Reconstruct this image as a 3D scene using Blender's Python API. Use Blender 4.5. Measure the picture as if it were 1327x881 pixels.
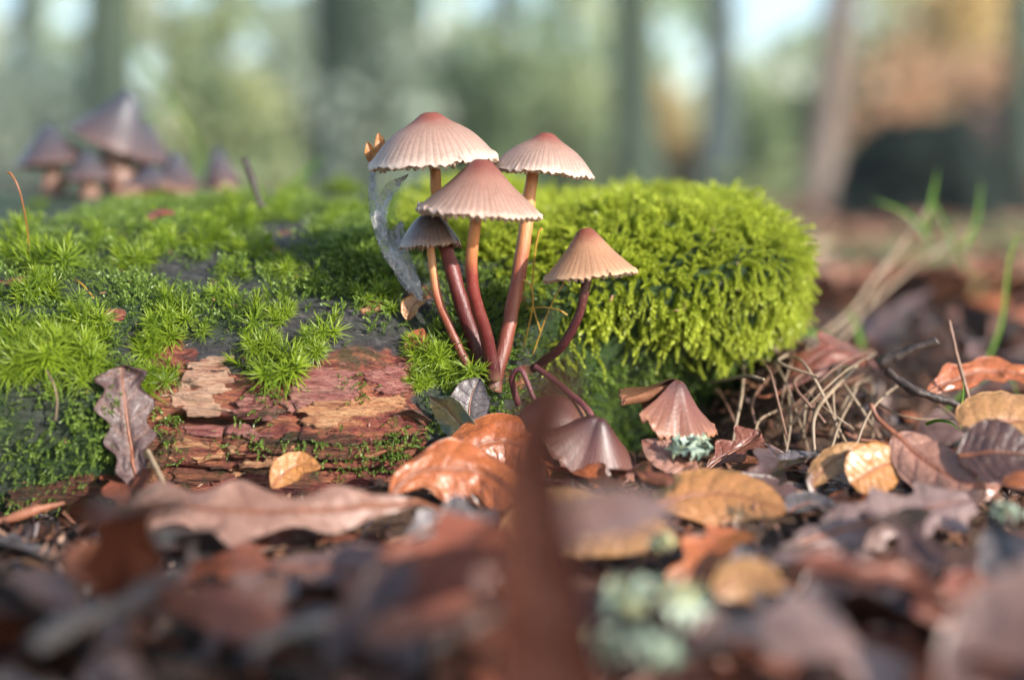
import bpy, math, random
import numpy as np
from mathutils import Vector
from mathutils.bvhtree import BVHTree

for o in list(bpy.data.objects):
    bpy.data.objects.remove(o)
SC = bpy.context.scene
COL = SC.collection
CM = 0.01                       # everything below is written in centimetres
rnd = random.Random(7)
rng = np.random.default_rng(7)

# ------------------------------------------------------------------ camera
CAM_H = 7.0
PITCH = math.radians(5.9)
LENS = 50.0
FPX = 1327 * LENS / 36.0
cam_d = bpy.data.cameras.new('camera')
cam = bpy.data.objects.new('camera', cam_d)
COL.objects.link(cam)
cam.location = (0, 0, CAM_H * CM)
cam.rotation_euler = (math.pi / 2 - PITCH, 0, 0)
cam_d.lens = LENS
cam_d.sensor_width = 36.0
cam_d.clip_start = 0.005
cam_d.clip_end = 2000.0
cam_d.dof.use_dof = True
cam_d.dof.focus_distance = 0.318
cam_d.dof.aperture_fstop = 5.2
SC.camera = cam

# ------------------------------------------------------------------ sky, sun
SUN = Vector((0.68, -0.62, 0.40)).normalized()      # towards the sun
w = bpy.data.worlds.new('World')
SC.world = w
w.use_nodes = True
nt = w.node_tree
bg = nt.nodes['Background']
sky = nt.nodes.new('ShaderNodeTexSky')
sky.sky_type = 'NISHITA'
sky.sun_disc = False
sky.sun_elevation = math.asin(SUN.z)
sky.sun_rotation = math.atan2(SUN.x, SUN.y)
nt.links.new(sky.outputs[0], bg.inputs[0])
bg.inputs[1].default_value = 0.15
sun_d = bpy.data.lights.new('sun', 'SUN')
sun_d.energy = 4.1
sun_d.angle = math.radians(0.5)
sun_d.color = (1.0, 0.945, 0.87)
sun = bpy.data.objects.new('sun', sun_d)
COL.objects.link(sun)
sun.rotation_euler = SUN.to_track_quat('Z', 'Y').to_euler()

SC.view_settings.view_transform = 'Standard'
SC.view_settings.look = 'None'
SC.view_settings.exposure = 1.0
SC.view_settings.gamma = 1.0
SC.cycles.use_denoising = True
SC.cycles.max_bounces = 8
SC.cycles.transparent_max_bounces = 8

# ------------------------------------------------------------------ numeric helpers
def P(px, py, Y):
    """point seen at photograph pixel px,py at depth Y cm from the lens plane"""
    xc = (px - 663.5) / FPX
    yc = -(py - 440.5) / FPX
    d = np.array([xc, math.cos(PITCH) + yc * math.sin(PITCH), -math.sin(PITCH) + yc * math.cos(PITCH)])
    return np.array([0, 0, CAM_H]) + d * (Y / d[1])

def proj(v):
    v = np.asarray(v, float)
    q = v - np.array([0, 0, CAM_H])
    f = q[..., 1] * math.cos(PITCH) - q[..., 2] * math.sin(PITCH)
    u = q[..., 1] * math.sin(PITCH) + q[..., 2] * math.cos(PITCH)
    f = np.maximum(f, 1e-3)
    return 663.5 + FPX * q[..., 0] / f, 440.5 - FPX * u / f

def _h(i, j, k):
    n = (i.astype(np.int64) * 374761393 + j.astype(np.int64) * 668265263 + k.astype(np.int64) * 1274126177) & 0x7fffffff
    n = ((n ^ (n >> 13)) * 1274126177) & 0x7fffffff
    n = n ^ (n >> 16)
    return (n & 0xffff) / 32767.5 - 1.0

def vnoise(p):
    p = np.asarray(p, float)
    i = np.floor(p); f = p - i
    f = f * f * (3 - 2 * f)
    i = i.astype(np.int64)
    r = 0
    for a in (0, 1):
        wa = f[..., 0] if a else 1 - f[..., 0]
        for b in (0, 1):
            wb = f[..., 1] if b else 1 - f[..., 1]
            for c in (0, 1):
                wc = f[..., 2] if c else 1 - f[..., 2]
                r = r + wa * wb * wc * _h(i[..., 0] + a, i[..., 1] + b, i[..., 2] + c)
    return r

def fbm(p, octv=3, gain=0.5):
    p = np.asarray(p, float)
    r, a, s = 0, 1.0, 0
    for o in range(octv):
        r = r + a * vnoise(p * (2.03 ** o) + 17.3 * o)
        s += a
        a *= gain
    return r / s

def sstep(a, b, x):
    t = np.clip((x - a) / (b - a), 0, 1)
    return t * t * (3 - 2 * t)

def spline(pts, n):
    pts = [np.asarray(p, float) for p in pts]
    if len(pts) == 2:
        return np.array([pts[0] + (pts[1] - pts[0]) * t for t in np.linspace(0, 1, n)])
    P_ = [2 * pts[0] - pts[1]] + pts + [2 * pts[-1] - pts[-2]]
    out = []
    m = len(pts) - 1
    for t in np.linspace(0, m, n):
        i = min(int(t), m - 1); u = t - i
        a, b, c, d = P_[i:i + 4]
        out.append(0.5 * (2 * b + (c - a) * u + (2 * a - 5 * b + 4 * c - d) * u * u + (3 * b - a - 3 * c + d) * u ** 3))
    return np.array(out)

def norm(v):
    v = np.asarray(v, float)
    return v / np.maximum(np.linalg.norm(v, axis=-1, keepdims=True), 1e-9)

# ------------------------------------------------------------------ object helpers
def make_mesh(name, verts, faces, mat, attrs=None, smooth=True):
    """faces: list of int arrays (n,3) / (n,4)"""
    verts = np.asarray(verts, np.float32) * CM
    if not isinstance(faces, list):
        faces = [faces]
    faces = [np.asarray(f, np.int32) for f in faces if len(f)]
    me = bpy.data.meshes.new(name)
    me.vertices.add(len(verts))
    me.vertices.foreach_set('co', verts.ravel())
    loops = np.concatenate([f.ravel() for f in faces])
    tot = np.concatenate([np.full(len(f), f.shape[1], np.int32) for f in faces])
    start = np.concatenate([[0], np.cumsum(tot)[:-1]]).astype(np.int32)
    me.loops.add(len(loops))
    me.loops.foreach_set('vertex_index', loops)
    me.polygons.add(len(tot))
    me.polygons.foreach_set('loop_start', start)
    me.polygons.foreach_set('loop_total', tot)
    me.polygons.foreach_set('use_smooth', np.full(len(tot), smooth, bool))
    for k, a in (attrs or {}).items():
        at = me.attributes.new(k, 'FLOAT', 'POINT')
        at.data.foreach_set('value', np.asarray(a, np.float32))
    me.update(calc_edges=True)
    me.validate()
    if mat is not None:
        me.materials.append(mat)
    return me

def tag(o, label=None, cat=None, group=None, kind=None):
    for k, v in (('label', label), ('category', cat), ('group', group), ('kind', kind)):
        if v:
            o[k] = v
    return o

def thing(name, base, label, cat, group=None, kind=None):
    o = bpy.data.objects.new(name, None)
    o.empty_display_size = 0.01
    COL.objects.link(o)
    o.location = tuple(np.asarray(base, float) * CM)
    return tag(o, label, cat, group, kind)

def part(name, parent, verts, faces, mat, attrs=None, smooth=True, base=None):
    """mesh given in world cm; parented under parent (or free, with its origin at base)"""
    if parent is not None:
        b = np.array(parent['_b']) if '_b' in parent else np.array(parent.location) / CM
        p = parent
        while p.parent is not None:
            p = p.parent
            b = b + np.array(p.location) / CM
    else:
        b = np.zeros(3) if base is None else np.asarray(base, float)
    o = bpy.data.objects.new(name, make_mesh(name, np.asarray(verts) - b, faces, mat, attrs, smooth))
    COL.objects.link(o)
    if parent is not None:
        o.parent = parent
    else:
        o.location = tuple(b * CM)
    return o

def grid_faces(nu, nv, closed_v=False, off=0):
    i, j = np.meshgrid(np.arange(nu - 1), np.arange(nv if closed_v else nv - 1), indexing='ij')
    i = i.ravel(); j = j.ravel(); j2 = (j + 1) % nv
    return np.stack([i * nv + j, i * nv + j2, (i + 1) * nv + j2, (i + 1) * nv + j], 1) + off

def tube(path, rad, n=10, cap=True):
    path = np.asarray(path, float)
    m = len(path)
    rad = np.interp(np.linspace(0, 1, m), np.linspace(0, 1, len(rad)), rad) if not np.isscalar(rad) else np.full(m, rad)
    t = norm(np.gradient(path, axis=0))
    ref = np.array([0, 0, 1.0]) if abs(t[0][2]) < 0.9 else np.array([0, 1.0, 0])
    a = norm(np.cross(t[0], ref)); A = []
    for k in range(m):
        a = norm(a - t[k] * np.dot(a, t[k])); A.append(a)
    A = np.array(A); B = np.cross(t, A)
    th = np.linspace(0, 2 * math.pi, n, endpoint=False)
    v = path[:, None] + rad[:, None, None] * (A[:, None] * np.cos(th)[None, :, None] + B[:, None] * np.sin(th)[None, :, None])
    v = v.reshape(-1, 3)
    f = [grid_faces(m, n, True)]
    if cap:
        v = np.concatenate([v, path[:1], path[-1:]])
        k = np.arange(n)
        f.append(np.stack([np.full(n, m * n), (k + 1) % n, k], 1))
        f.append(np.stack([np.full(n, m * n + 1), (m - 1) * n + k, (m - 1) * n + (k + 1) % n], 1))
    tt = np.repeat(np.linspace(0, 1, m), n)
    if cap:
        tt = np.concatenate([tt, [0, 1]])
    return v, f, tt

def join(parts):
    """parts: list of (verts, [faces], {attrs})"""
    V, F, A = [], [], {}
    off = 0
    for v, f, a in parts:
        V.append(v)
        for x in (f if isinstance(f, list) else [f]):
            F.append(np.asarray(x) + off)
        for k in a:
            A.setdefault(k, []).append(a[k])
        off += len(v)
    tri = [x for x in F if x.shape[1] == 3]; quad = [x for x in F if x.shape[1] == 4]
    F = ([np.concatenate(tri)] if tri else []) + ([np.concatenate(quad)] if quad else [])
    return np.concatenate(V), F, {k: np.concatenate(x) for k, x in A.items()}

# ------------------------------------------------------------------ material helpers
class M:
    def __init__(s, name):
        s.m = bpy.data.materials.new(name)
        s.m.use_nodes = True
        s.t = s.m.node_tree
        s.b = s.t.nodes['Principled BSDF']
        s.out = s.t.nodes['Material Output']
    def n(s, kind, **kw):
        x = s.t.nodes.new(kind)
        for k, v in kw.items():
            setattr(x, k, v)
        return x
    def link(s, a, b):
        s.t.links.new(a, b)
    def coord(s, scale=(1, 1, 1), shift=True):
        """object space in cm, shifted at random per object"""
        tc = s.n('ShaderNodeTexCoord')
        mp = s.n('ShaderNodeMapping')
        mp.inputs['Scale'].default_value = [100 * k for k in scale]
        s.link(tc.outputs['Object'], mp.inputs[0])
        if shift:
            oi = s.n('ShaderNodeObjectInfo')
            ml = s.n('ShaderNodeMath', operation='MULTIPLY')
            ml.inputs[1].default_value = 53.0
            s.link(oi.outputs['Random'], ml.inputs[0])
            s.link(ml.outputs[0], mp.inputs['Location'])
        return mp.outputs[0]
    def noise(s, vec, scale, detail=4, rough=0.6, dist=0.0):
        x = s.n('ShaderNodeTexNoise')
        x.inputs['Scale'].default_value = scale
        x.inputs['Detail'].default_value = detail
        x.inputs['Roughness'].default_value = rough
        x.inputs['Distortion'].default_value = dist
        s.link(vec, x.inputs['Vector'])
        return x.outputs['Fac']
    def voro(s, vec, scale, feature='F1'):
        x = s.n('ShaderNodeTexVoronoi', feature=feature)
        x.inputs['Scale'].default_value = scale
        s.link(vec, x.inputs['Vector'])
        return x.outputs['Distance']
    def ramp(s, fac, stops, interp='LINEAR'):
        x = s.n('ShaderNodeValToRGB')
        cr = x.color_ramp
        cr.interpolation = interp
        while len(cr.elements) < len(stops):
            cr.elements.new(0.5)
        for e, (p, c) in zip(cr.elements, stops):
            e.position = p
            e.color = (*c, 1) if not np.isscalar(c) else (c, c, c, 1)
        s.link(fac, x.inputs[0])
        return x.outputs[0]
    def mix(s, fac, a, b, mode='MIX'):
        x = s.n('ShaderNodeMix', data_type='RGBA', blend_type=mode)
        for sock, v in ((x.inputs[0], fac), (x.inputs[6], a), (x.inputs[7], b)):
            if isinstance(v, (int, float)):
                sock.default_value = v
            elif isinstance(v, tuple):
                sock.default_value = (*v, 1)
            else:
                s.link(v, sock)
        return x.outputs[2]
    def attr(s, name):
        x = s.n('ShaderNodeAttribute', attribute_name=name)
        return x.outputs['Fac']
    def math(s, op, a, b=0.0):
        x = s.n('ShaderNodeMath', operation=op)
        for k, v in ((0, a), (1, b)):
            if isinstance(v, (int, float)):
                x.inputs[k].default_value = v
            else:
                s.link(v, x.inputs[k])
        return x.outputs[0]
    def col(s, c):
        if isinstance(c, tuple):
            s.b.inputs['Base Color'].default_value = (*c, 1)
        else:
            s.link(c, s.b.inputs['Base Color'])
    def rough(s, r):
        if isinstance(r, (int, float)):
            s.b.inputs['Roughness'].default_value = r
        else:
            s.link(r, s.b.inputs['Roughness'])
    def bump(s, h, dist_cm, strength=1.0):
        x = s.n('ShaderNodeBump')
        x.inputs['Strength'].default_value = strength
        x.inputs['Distance'].default_value = dist_cm * CM
        s.link(h, x.inputs['Height'])
        s.link(x.outputs[0], s.b.inputs['Normal'])
    def translucent(s, fac, color):
        tr = s.n('ShaderNodeBsdfTranslucent')
        if isinstance(color, tuple):
            tr.inputs[0].default_value = (*color, 1)
        else:
            s.link(color, tr.inputs[0])
        mx = s.n('ShaderNodeMixShader')
        mx.inputs[0].default_value = fac
        s.link(s.b.outputs[0], mx.inputs[1])
        s.link(tr.outputs[0], mx.inputs[2])
        s.link(mx.outputs[0], s.out.inputs[0])

def leaf_mat(name, c1, c2, vein, blot=(0.05, 0.03, 0.025), rough=0.42, tr=0.18, patch=None, coat=0.0, blot_at=0.62):
    m = M(name)
    v = m.coord()
    n1 = m.noise(v, 0.9, 5, 0.6, 0.6)
    base = m.ramp(n1, [(0.34, c1), (0.66, c2)])
    fine = m.noise(v, 9.0, 4, 0.7)
    base = m.mix(m.ramp(fine, [(0.35, 0.0), (0.75, 0.5)]), base, tuple(k * 0.45 for k in c1))
    bl = m.noise(v, 2.3, 5, 0.7, 0.4)
    base = m.mix(m.ramp(bl, [(blot_at, 0.0), (blot_at + 0.09, 0.85)]), base, blot)
    if patch:
        pn = m.noise(v, 0.75, 3, 0.5, 0.3)
        base = m.mix(m.ramp(pn, [(0.50, 0.0), (0.58, 0.9)]), base, patch)
    net = m.voro(v, 5.5, 'DISTANCE_TO_EDGE')
    base = m.mix(m.ramp(net, [(0.0, 0.42), (0.07, 0.0)]), base, tuple(k * 0.5 for k in c1))
    base = m.mix(m.math('MULTIPLY', m.attr('vein'), 0.6), base, vein)
    m.col(base)
    m.rough(m.ramp(fine, [(0.3, rough - 0.12), (0.7, rough + 0.16)]))
    h = m.math('ADD', m.math('ADD', m.noise(v, 5.0, 5, 0.65), m.math('MULTIPLY', m.voro(v, 6.0, 'DISTANCE_TO_EDGE'), 0.5)), m.math('MULTIPLY', m.attr('vein'), -0.5))
    m.bump(h, 0.06, 0.7)
    m.b.inputs['Specular IOR Level'].default_value = 0.6
    coat = coat or 0.40
    if coat:
        m.b.inputs['Coat Weight'].default_value = coat
        m.b.inputs['Coat Roughness'].default_value = 0.22
    m.translucent(tr, base)
    return m.m

LM = {
    'pink':   leaf_mat('leaf_pink_brown', (0.32, 0.16, 0.11), (0.47, 0.27, 0.20), (0.17, 0.065, 0.045), rough=0.33),
    'orange': leaf_mat('leaf_orange_brown', (0.40, 0.105, 0.034), (0.54, 0.17, 0.055), (0.16, 0.045, 0.02), rough=0.36),
    'red':    leaf_mat('leaf_red_brown', (0.19, 0.055, 0.03), (0.30, 0.10, 0.055), (0.10, 0.03, 0.02), rough=0.38),
    'tan':    leaf_mat('leaf_tan', (0.40, 0.19, 0.07), (0.52, 0.27, 0.10), (0.22, 0.09, 0.035), rough=0.42, blot_at=0.70),
    'mould':  leaf_mat('leaf_tan_mould', (0.44, 0.19, 0.065), (0.55, 0.25, 0.085), (0.22, 0.08, 0.03), rough=0.42, patch=(0.045, 0.06, 0.035)),
    'dark':   leaf_mat('leaf_dark_brown', (0.075, 0.035, 0.028), (0.14, 0.07, 0.055), (0.05, 0.02, 0.015), rough=0.34),
    'grey':   leaf_mat('leaf_grey_pink', (0.25, 0.155, 0.14), (0.37, 0.25, 0.215), (0.15, 0.06, 0.05), rough=0.30),
    'slate':  leaf_mat('leaf_slate', (0.10, 0.085, 0.085), (0.20, 0.16, 0.16), (0.05, 0.04, 0.04), rough=0.30),
    'lilac':  leaf_mat('leaf_lilac_brown', (0.15, 0.08, 0.066), (0.25, 0.145, 0.12), (0.08, 0.035, 0.028), rough=0.30),
    'green':  leaf_mat('leaf_yellow_green', (0.40, 0.36, 0.17), (0.52, 0.36, 0.17), (0.34, 0.16, 0.06), rough=0.38, patch=(0.13, 0.21, 0.19)),
    'amber':  leaf_mat('leaf_amber', (0.42, 0.17, 0.045), (0.56, 0.24, 0.06), (0.35, 0.12, 0.03), rough=0.40, blot_at=0.74),
    'veined': leaf_mat('leaf_veined', (0.36, 0.17, 0.115), (0.48, 0.25, 0.18), (0.20, 0.03, 0.02), rough=0.40, blot_at=0.60),
    'dry':    leaf_mat('leaf_dry_brown', (0.06, 0.03, 0.028), (0.13, 0.075, 0.07), (0.30, 0.16, 0.12), rough=0.55, tr=0.08, coat=0.05),
    'maroon': leaf_mat('leaf_maroon', (0.16, 0.036, 0.014), (0.25, 0.06, 0.024), (0.04, 0.01, 0.006), rough=0.7, tr=0.12, coat=0.04),
}
def stalk_mat():
    m = M('leaf_stalk')
    v = m.coord()
    m.col(m.ramp(m.noise(v, 6, 3), [(0.3, (0.16, 0.05, 0.025)), (0.7, (0.30, 0.11, 0.05))]))
    m.rough(0.42)
    return m.m
STALK = stalk_mat()

def simple_mat(name, c1, c2, scale, rough=0.6, bump=0.0, stretch=(1, 1, 1), tr=0.0, spec=0.5, detail=5):
    m = M(name)
    v = m.coord(stretch)
    n1 = m.noise(v, scale, detail, 0.65, 0.3)
    c = m.ramp(n1, [(0.32, c1), (0.68, c2)])
    m.col(c)
    m.rough(rough)
    m.b.inputs['Specular IOR Level'].default_value = spec
    if bump:
        m.bump(n1, bump)
    if tr:
        m.translucent(tr, c)
    return m.m

# ------------------------------------------------------------------ ground
def ground_h(x, y):
    p = np.stack([x, y, np.zeros_like(x)], -1)
    near = sstep(8, 20, y)
    h = 0.35 * fbm(p * 0.35, 3) + 0.25 * fbm(p * 1.1 + 5, 2)
    h = h - 0.35 * (1 - sstep(10, 26, y)) + 0.9 * np.exp(-((y - 28.6) / 1.8) ** 2) * sstep(-9, -3, x) * (1 - sstep(12, 30, x))
    h = h + 8 * fbm(p * 0.006 + 3, 3) * sstep(150, 900, np.hypot(x, y))
    # bank on the right, further back
    b = sstep(110, 520, x - 0.10 * (y - 500)) * sstep(420, 1000, y)
    h = h + 150 * b + 120 * sstep(1500, 4500, y) * sstep(-2000, 2500, x)
    # heap of dark soil and roots under the end of the log
    h = h + 3.0 * np.exp(-((x - 7.4) / 2.3) ** 2 - ((y - 37.0) / 2.4) ** 2)
    # low swell of soil right of the log
    h = h + 1.0 * sstep(7, 10, x) * sstep(36, 48, y) * (1 - sstep(70, 130, y))
    return h

def build_ground():
    def axis(lo, hi, fine, n):
        s = np.sinh(np.linspace(math.asinh(lo / fine), math.asinh(hi / fine), n)) * fine
        return s
    xs = axis(-20000, 20000, 12, 260)
    ys = axis(-3000, 40000, 14, 260) + 24
    X, Y = np.meshgrid(xs, ys, indexing='ij')
    Z = ground_h(X, Y)
    v = np.stack([X, Y, Z], -1).reshape(-1, 3)
    m = M('forest_floor')
    c = m.coord(shift=False)
    n1 = m.noise(c, 1.4, 6, 0.7, 0.4)
    col = m.ramp(n1, [(0.30, (0.010, 0.007, 0.006)), (0.5, (0.035, 0.020, 0.014)), (0.72, (0.085, 0.042, 0.025))])
    n2 = m.noise(c, 0.03, 5, 0.7)
    col = m.mix(m.ramp(n2, [(0.45, 0.0), (0.6, 0.75)]), col, (0.22, 0.105, 0.05))
    m.col(col)
    m.rough(0.7)
    m.bump(m.noise(c, 3.0, 6, 0.7), 0.35)
    g = part('ground', None, v, grid_faces(len(xs), len(ys)), m.m)
    tag(g, kind='structure')
    return g
build_ground()

# ------------------------------------------------------------------ fallen log
ST = [  # x, then nine (y, z) round the section from front foot over the top to the back foot
    (-30.0, [(30.4, -.8), (29.8, 1.5), (30.3, 3.3), (33, 4.9), (38, 6.0), (45, 6.6), (53, 6.7), (57, 3), (57, -.8)]),
    (-9.0, [(30.4, -.8), (29.8, 1.4), (30.2, 3.1), (32.6, 4.8), (38, 6.0), (45, 6.6), (53, 6.7), (57, 3), (57, -.8)]),
    (-8.45, [(30.5, -.8), (30.0, 1.3), (30.4, 3.1), (32.5, 4.7), (37.5, 6.0), (44, 6.6), (53, 6.7), (57, 3), (57, -.8)]),
    (-8.15, [(30.9, -.8), (30.7, 1.2), (30.9, 2.9), (32.5, 4.5), (37.2, 5.9), (44, 6.6), (53, 6.7), (57, 3), (57, -.8)]),
    (-4.0, [(30.9, -.8), (30.5, 1.2), (30.9, 2.8), (32.5, 4.3), (36.5, 5.8), (43, 6.55), (52, 6.7), (56, 3), (56, -.8)]),
    (-1.0, [(31.4, -.8), (31.2, 1.2), (31.7, 2.6), (33, 4.2), (36.5, 5.8), (42, 6.6), (50, 6.7), (55, 3), (55, -.8)]),
    (0.8, [(33.3, -.8), (33.3, 1.0), (33.4, 2.6), (34.0, 4.4), (36.4, 5.8), (41, 6.3), (48, 6.4), (54, 3), (54, -.8)]),
    (3.0, [(37, -.8), (36.6, 1.3), (34.6, 3.0), (34.2, 4.6), (36, 5.85), (40, 6.35), (47, 6.4), (52, 3), (52, -.8)]),
    (5.6, [(38.5, -.8), (38, 1.6), (35.3, 3.3), (34.7, 4.8), (36.3, 6.1), (40, 6.65), (46, 6.5), (50, 3), (50, -.8)]),
    (6.9, [(39.2, -.8), (38.6, 1.9), (36.6, 3.5), (35.8, 4.8), (37.0, 5.85), (40, 6.35), (44, 6.1), (47, 3), (47, -.8)]),
    (7.55, [(40.2, 0.2), (39.8, 2.6), (38.4, 3.7), (37.8, 4.7), (38.5, 5.4), (40.2, 5.75), (42.5, 5.5), (44, 3.5), (44, .2)]),
    (7.8, [(41, 2.5), (40.9, 3.4), (40.3, 4.0), (40.2, 4.6), (40.4, 4.9), (41, 5.0), (41.8, 4.8), (42.3, 4.1), (42.3, 3)]),
]
def log_surface():
    xs = np.concatenate([np.linspace(-30, -13, 30), np.linspace(-12.9, 7.8, 300)])
    nv = 260
    sx = np.array([s[0] for s in ST])
    prof = np.array([spline([np.array([0, *p]) for p in s[1]], nv)[:, 1:] for s in ST])
    V = np.zeros((len(xs), nv, 3))
    for i, x in enumerate(xs):
        k = int(np.clip(np.searchsorted(sx, x) - 1, 0, len(sx) - 2))
        t = (x - sx[k]) / (sx[k + 1] - sx[k])
        if k < 8:
            t = t * t * (3 - 2 * t) * 0.6 + t * 0.4
        V[i, :, 0] = x
        V[i, :, 1:] = prof[k] * (1 - t) + prof[k + 1] * t
    return V, len(xs), nv

LV, LNU, LNV = log_surface()
def grid_normals(V):
    du = np.gradient(V, axis=0); dv = np.gradient(V, axis=1)
    return norm(np.cross(dv, du))
LN = grid_normals(LV)
if LN[100, 60, 1] > 0:
    LN = -LN
# relief: broad lumps, fibres that run along the log, a split below the pale slab
X, Yv, Zv = LV[..., 0], LV[..., 1], LV[..., 2]
right = sstep(0.0, 2.0, X)
lump = 0.30 * fbm(LV * np.array([0.35, 0.35, 0.35]), 3)
fib = 0.16 * fbm(LV * np.array([0.45, 2.2, 3.2]) + 9, 4, 0.6) + 0.05 * fbm(LV * np.array([1.5, 7, 9]), 2)
disp = lump + fib * (1 - 0.5 * right) + right * 0.35 * fbm(LV * 0.8 + 3, 2)
front = sstep(34.0, 32.0, Yv)
def groove(x0, x1, z, dep, wid):
    return -dep * np.exp(-((Zv - z - 0.05 * np.sin(X * 2.3)) / wid) ** 2) * sstep(x0 - .4, x0, X) * (1 - sstep(x1, x1 + .4, X)) * front
disp = disp + groove(-7.3, -5.7, 2.05, 0.7, 0.11) + groove(-5.6, -2.2, 1.55, 0.30, 0.06) + groove(-7.6, -3.0, 0.95, 0.28, 0.06) + groove(-6.4, -2.6, 1.22, 0.22, 0.04)
disp = disp - 0.16 * np.exp(-((X + 6.1 - 0.25 * np.sin(Zv * 3)) / 0.07) ** 2) * (1 - sstep(1.8, 2.1, Zv)) * front
disp = disp - 0.15 * np.exp(-((X + 4.75 - 0.15 * np.sin(Zv * 4)) / 0.06) ** 2) * sstep(1.4, 1.7, Zv) * (1 - sstep(2.4, 2.6, Zv)) * front
LV = LV + LN * disp[..., None]
LN = grid_normals(LV)
if LN[100, 60, 1] > 0:
    LN = -LN

lpx, lpy = proj(LV)
nz = fbm(LV * np.array([0.5, 1.2, 1.6]) + 31, 4)
nz2 = fbm(LV * 0.9 + 71, 4)
inwood = sstep(145, 215, lpx + 40 * nz) * (1 - sstep(520, 570, lpx + 30 * nz)) * sstep(440, 500, lpy + 45 * nz2 + 0.12 * np.abs(lpx - 330))
inwood = inwood * front
# scattered bare spots on the sloping top
spots = sstep(0.30, 0.42, fbm(LV * np.array([0.8, 1.1, 1.1]) + 5, 3)) * (1 - right)
wood = np.clip(inwood + 0.9 * spots * (lpy > 300), 0, 1)
lowleft = (1 - sstep(-8.6, -8.3, X))
moss = np.clip(0.30 + 1.1 * nz2 - 1.2 * inwood + 0.4 * lowleft + right, 0, 1)

def log_mat():
    m = M('rotting_log')
    v = m.coord((0.55, 2.2, 2.6), shift=False)
    v1 = m.coord(shift=False)
    n1 = m.noise(v, 1.6, 6, 0.7, 0.4)
    n2 = m.noise(v, 5.0, 5, 0.7, 0.2)
    n3 = m.noise(v1, 1.1, 5, 0.65, 0.5)
    bark = m.ramp(m.noise(v1, 4.0, 6, 0.7), [(0.3, (0.016, 0.015, 0.016)), (0.55, (0.065, 0.060, 0.062)), (0.75, (0.19, 0.17, 0.165))])
    woodc = m.ramp(n1, [(0.28, (0.07, 0.016, 0.014)), (0.42, (0.24, 0.055, 0.045)), (0.58, (0.46, 0.17, 0.085)), (0.72, (0.66, 0.34, 0.16))])
    woodc = m.mix(m.ramp(n2, [(0.40, 0.0), (0.62, 0.7)]), woodc, (0.045, 0.012, 0.01))
    woodc = m.mix(m.ramp(n3, [(0.52, 0.0), (0.62, 0.85)]), woodc, (0.055, 0.05, 0.022))
    film = m.ramp(m.noise(v1, 6.0, 4, 0.7), [(0.3, (0.012, 0.025, 0.008)), (0.7, (0.05, 0.10, 0.022))])
    c = m.mix(m.attr('moss'), bark, film)
    c = m.mix(m.ramp(m.math('ADD', m.attr('wood'), m.math('MULTIPLY', m.math('SUBTRACT', n3, 0.5), 0.9)), [(0.35, 0.0), (0.55, 1.0)]), c, woodc)
    m.col(c)
    m.rough(m.ramp(n2, [(0.3, 0.28), (0.7, 0.62)]))
    m.bump(m.math('ADD', n2, n1), 0.16)
    return m.m
LOGM = log_mat()
log = thing('fallen_log', (-3, 42, 0), 'rotting mossy log lying across the scene behind the mushrooms', 'log')
lf = grid_faces(LNU, LNV)
trunk = part('trunk', log, LV.reshape(-1, 3), [lf], LOGM,
             {'wood': wood.ravel(), 'moss': moss.ravel()})
LOG_BVH = BVHTree.FromPolygons([tuple(p) for p in LV.reshape(-1, 3)], [tuple(int(k) for k in f) for f in lf])

def loghit(px, py):
    d = P(px, py, 30.0) - np.array([0, 0, CAM_H])
    h = LOG_BVH.ray_cast(Vector((0, 0, CAM_H)), Vector(d).normalized())
    if h[0] is None:
        return None, None
    n = np.array(h[1])
    if np.dot(n, d) > 0:
        n = -n
    return np.array(h[0]), n

# pieces of wood that stand proud of the log
def inpoly(px, py, poly):
    ins = False
    j = len(poly) - 1
    for i in range(len(poly)):
        xi, yi = poly[i]; xj, yj = poly[j]
        if (yi > py) != (yj > py) and px < (xj - xi) * (py - yi) / (yj - yi) + xi:
            ins = not ins
        j = i
    return ins

def wood_mat(name, dark, mid, light, grime):
    m = M(name)
    v = m.coord((0.5, 2.4, 3.4), shift=False)
    n1 = m.noise(v, 1.8, 6, 0.72, 0.3)
    n2 = m.noise(v, 7.0, 5, 0.7, 0.2)
    c = m.ramp(n1, [(0.30, dark), (0.46, mid), (0.66, light)])
    c = m.mix(m.ramp(n2, [(0.48, 0.0), (0.66, 0.8)]), c, dark)
    g = m.noise(m.coord(shift=False), 1.3, 5, 0.7, 0.5)
    c = m.mix(m.ramp(g, [(grime, 0.0), (grime + .08, 0.85)]), c, (0.05, 0.055, 0.022))
    m.col(c)
    m.rough(m.ramp(n2, [(0.3, 0.22), (0.7, 0.55)]))
    m.bump(m.math('ADD', n1, n2), 0.20)
    return m.m
WPALE = wood_mat('bare_wood_pale', (0.36, 0.15, 0.10), (0.70, 0.42, 0.28), (0.80, 0.54, 0.38), 0.66)
WRED = wood_mat('bare_wood_red', (0.13, 0.025, 0.025), (0.44, 0.16, 0.14), (0.66, 0.35, 0.27), 0.57)
WGOLD = wood_mat('bare_wood_gold', (0.30, 0.08, 0.045), (0.64, 0.30, 0.15), (0.78, 0.47, 0.25), 0.64)
WDARK = wood_mat('bare_wood_dark', (0.03, 0.012, 0.010), (0.14, 0.05, 0.035), (0.42, 0.17, 0.09), 0.52)

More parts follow.
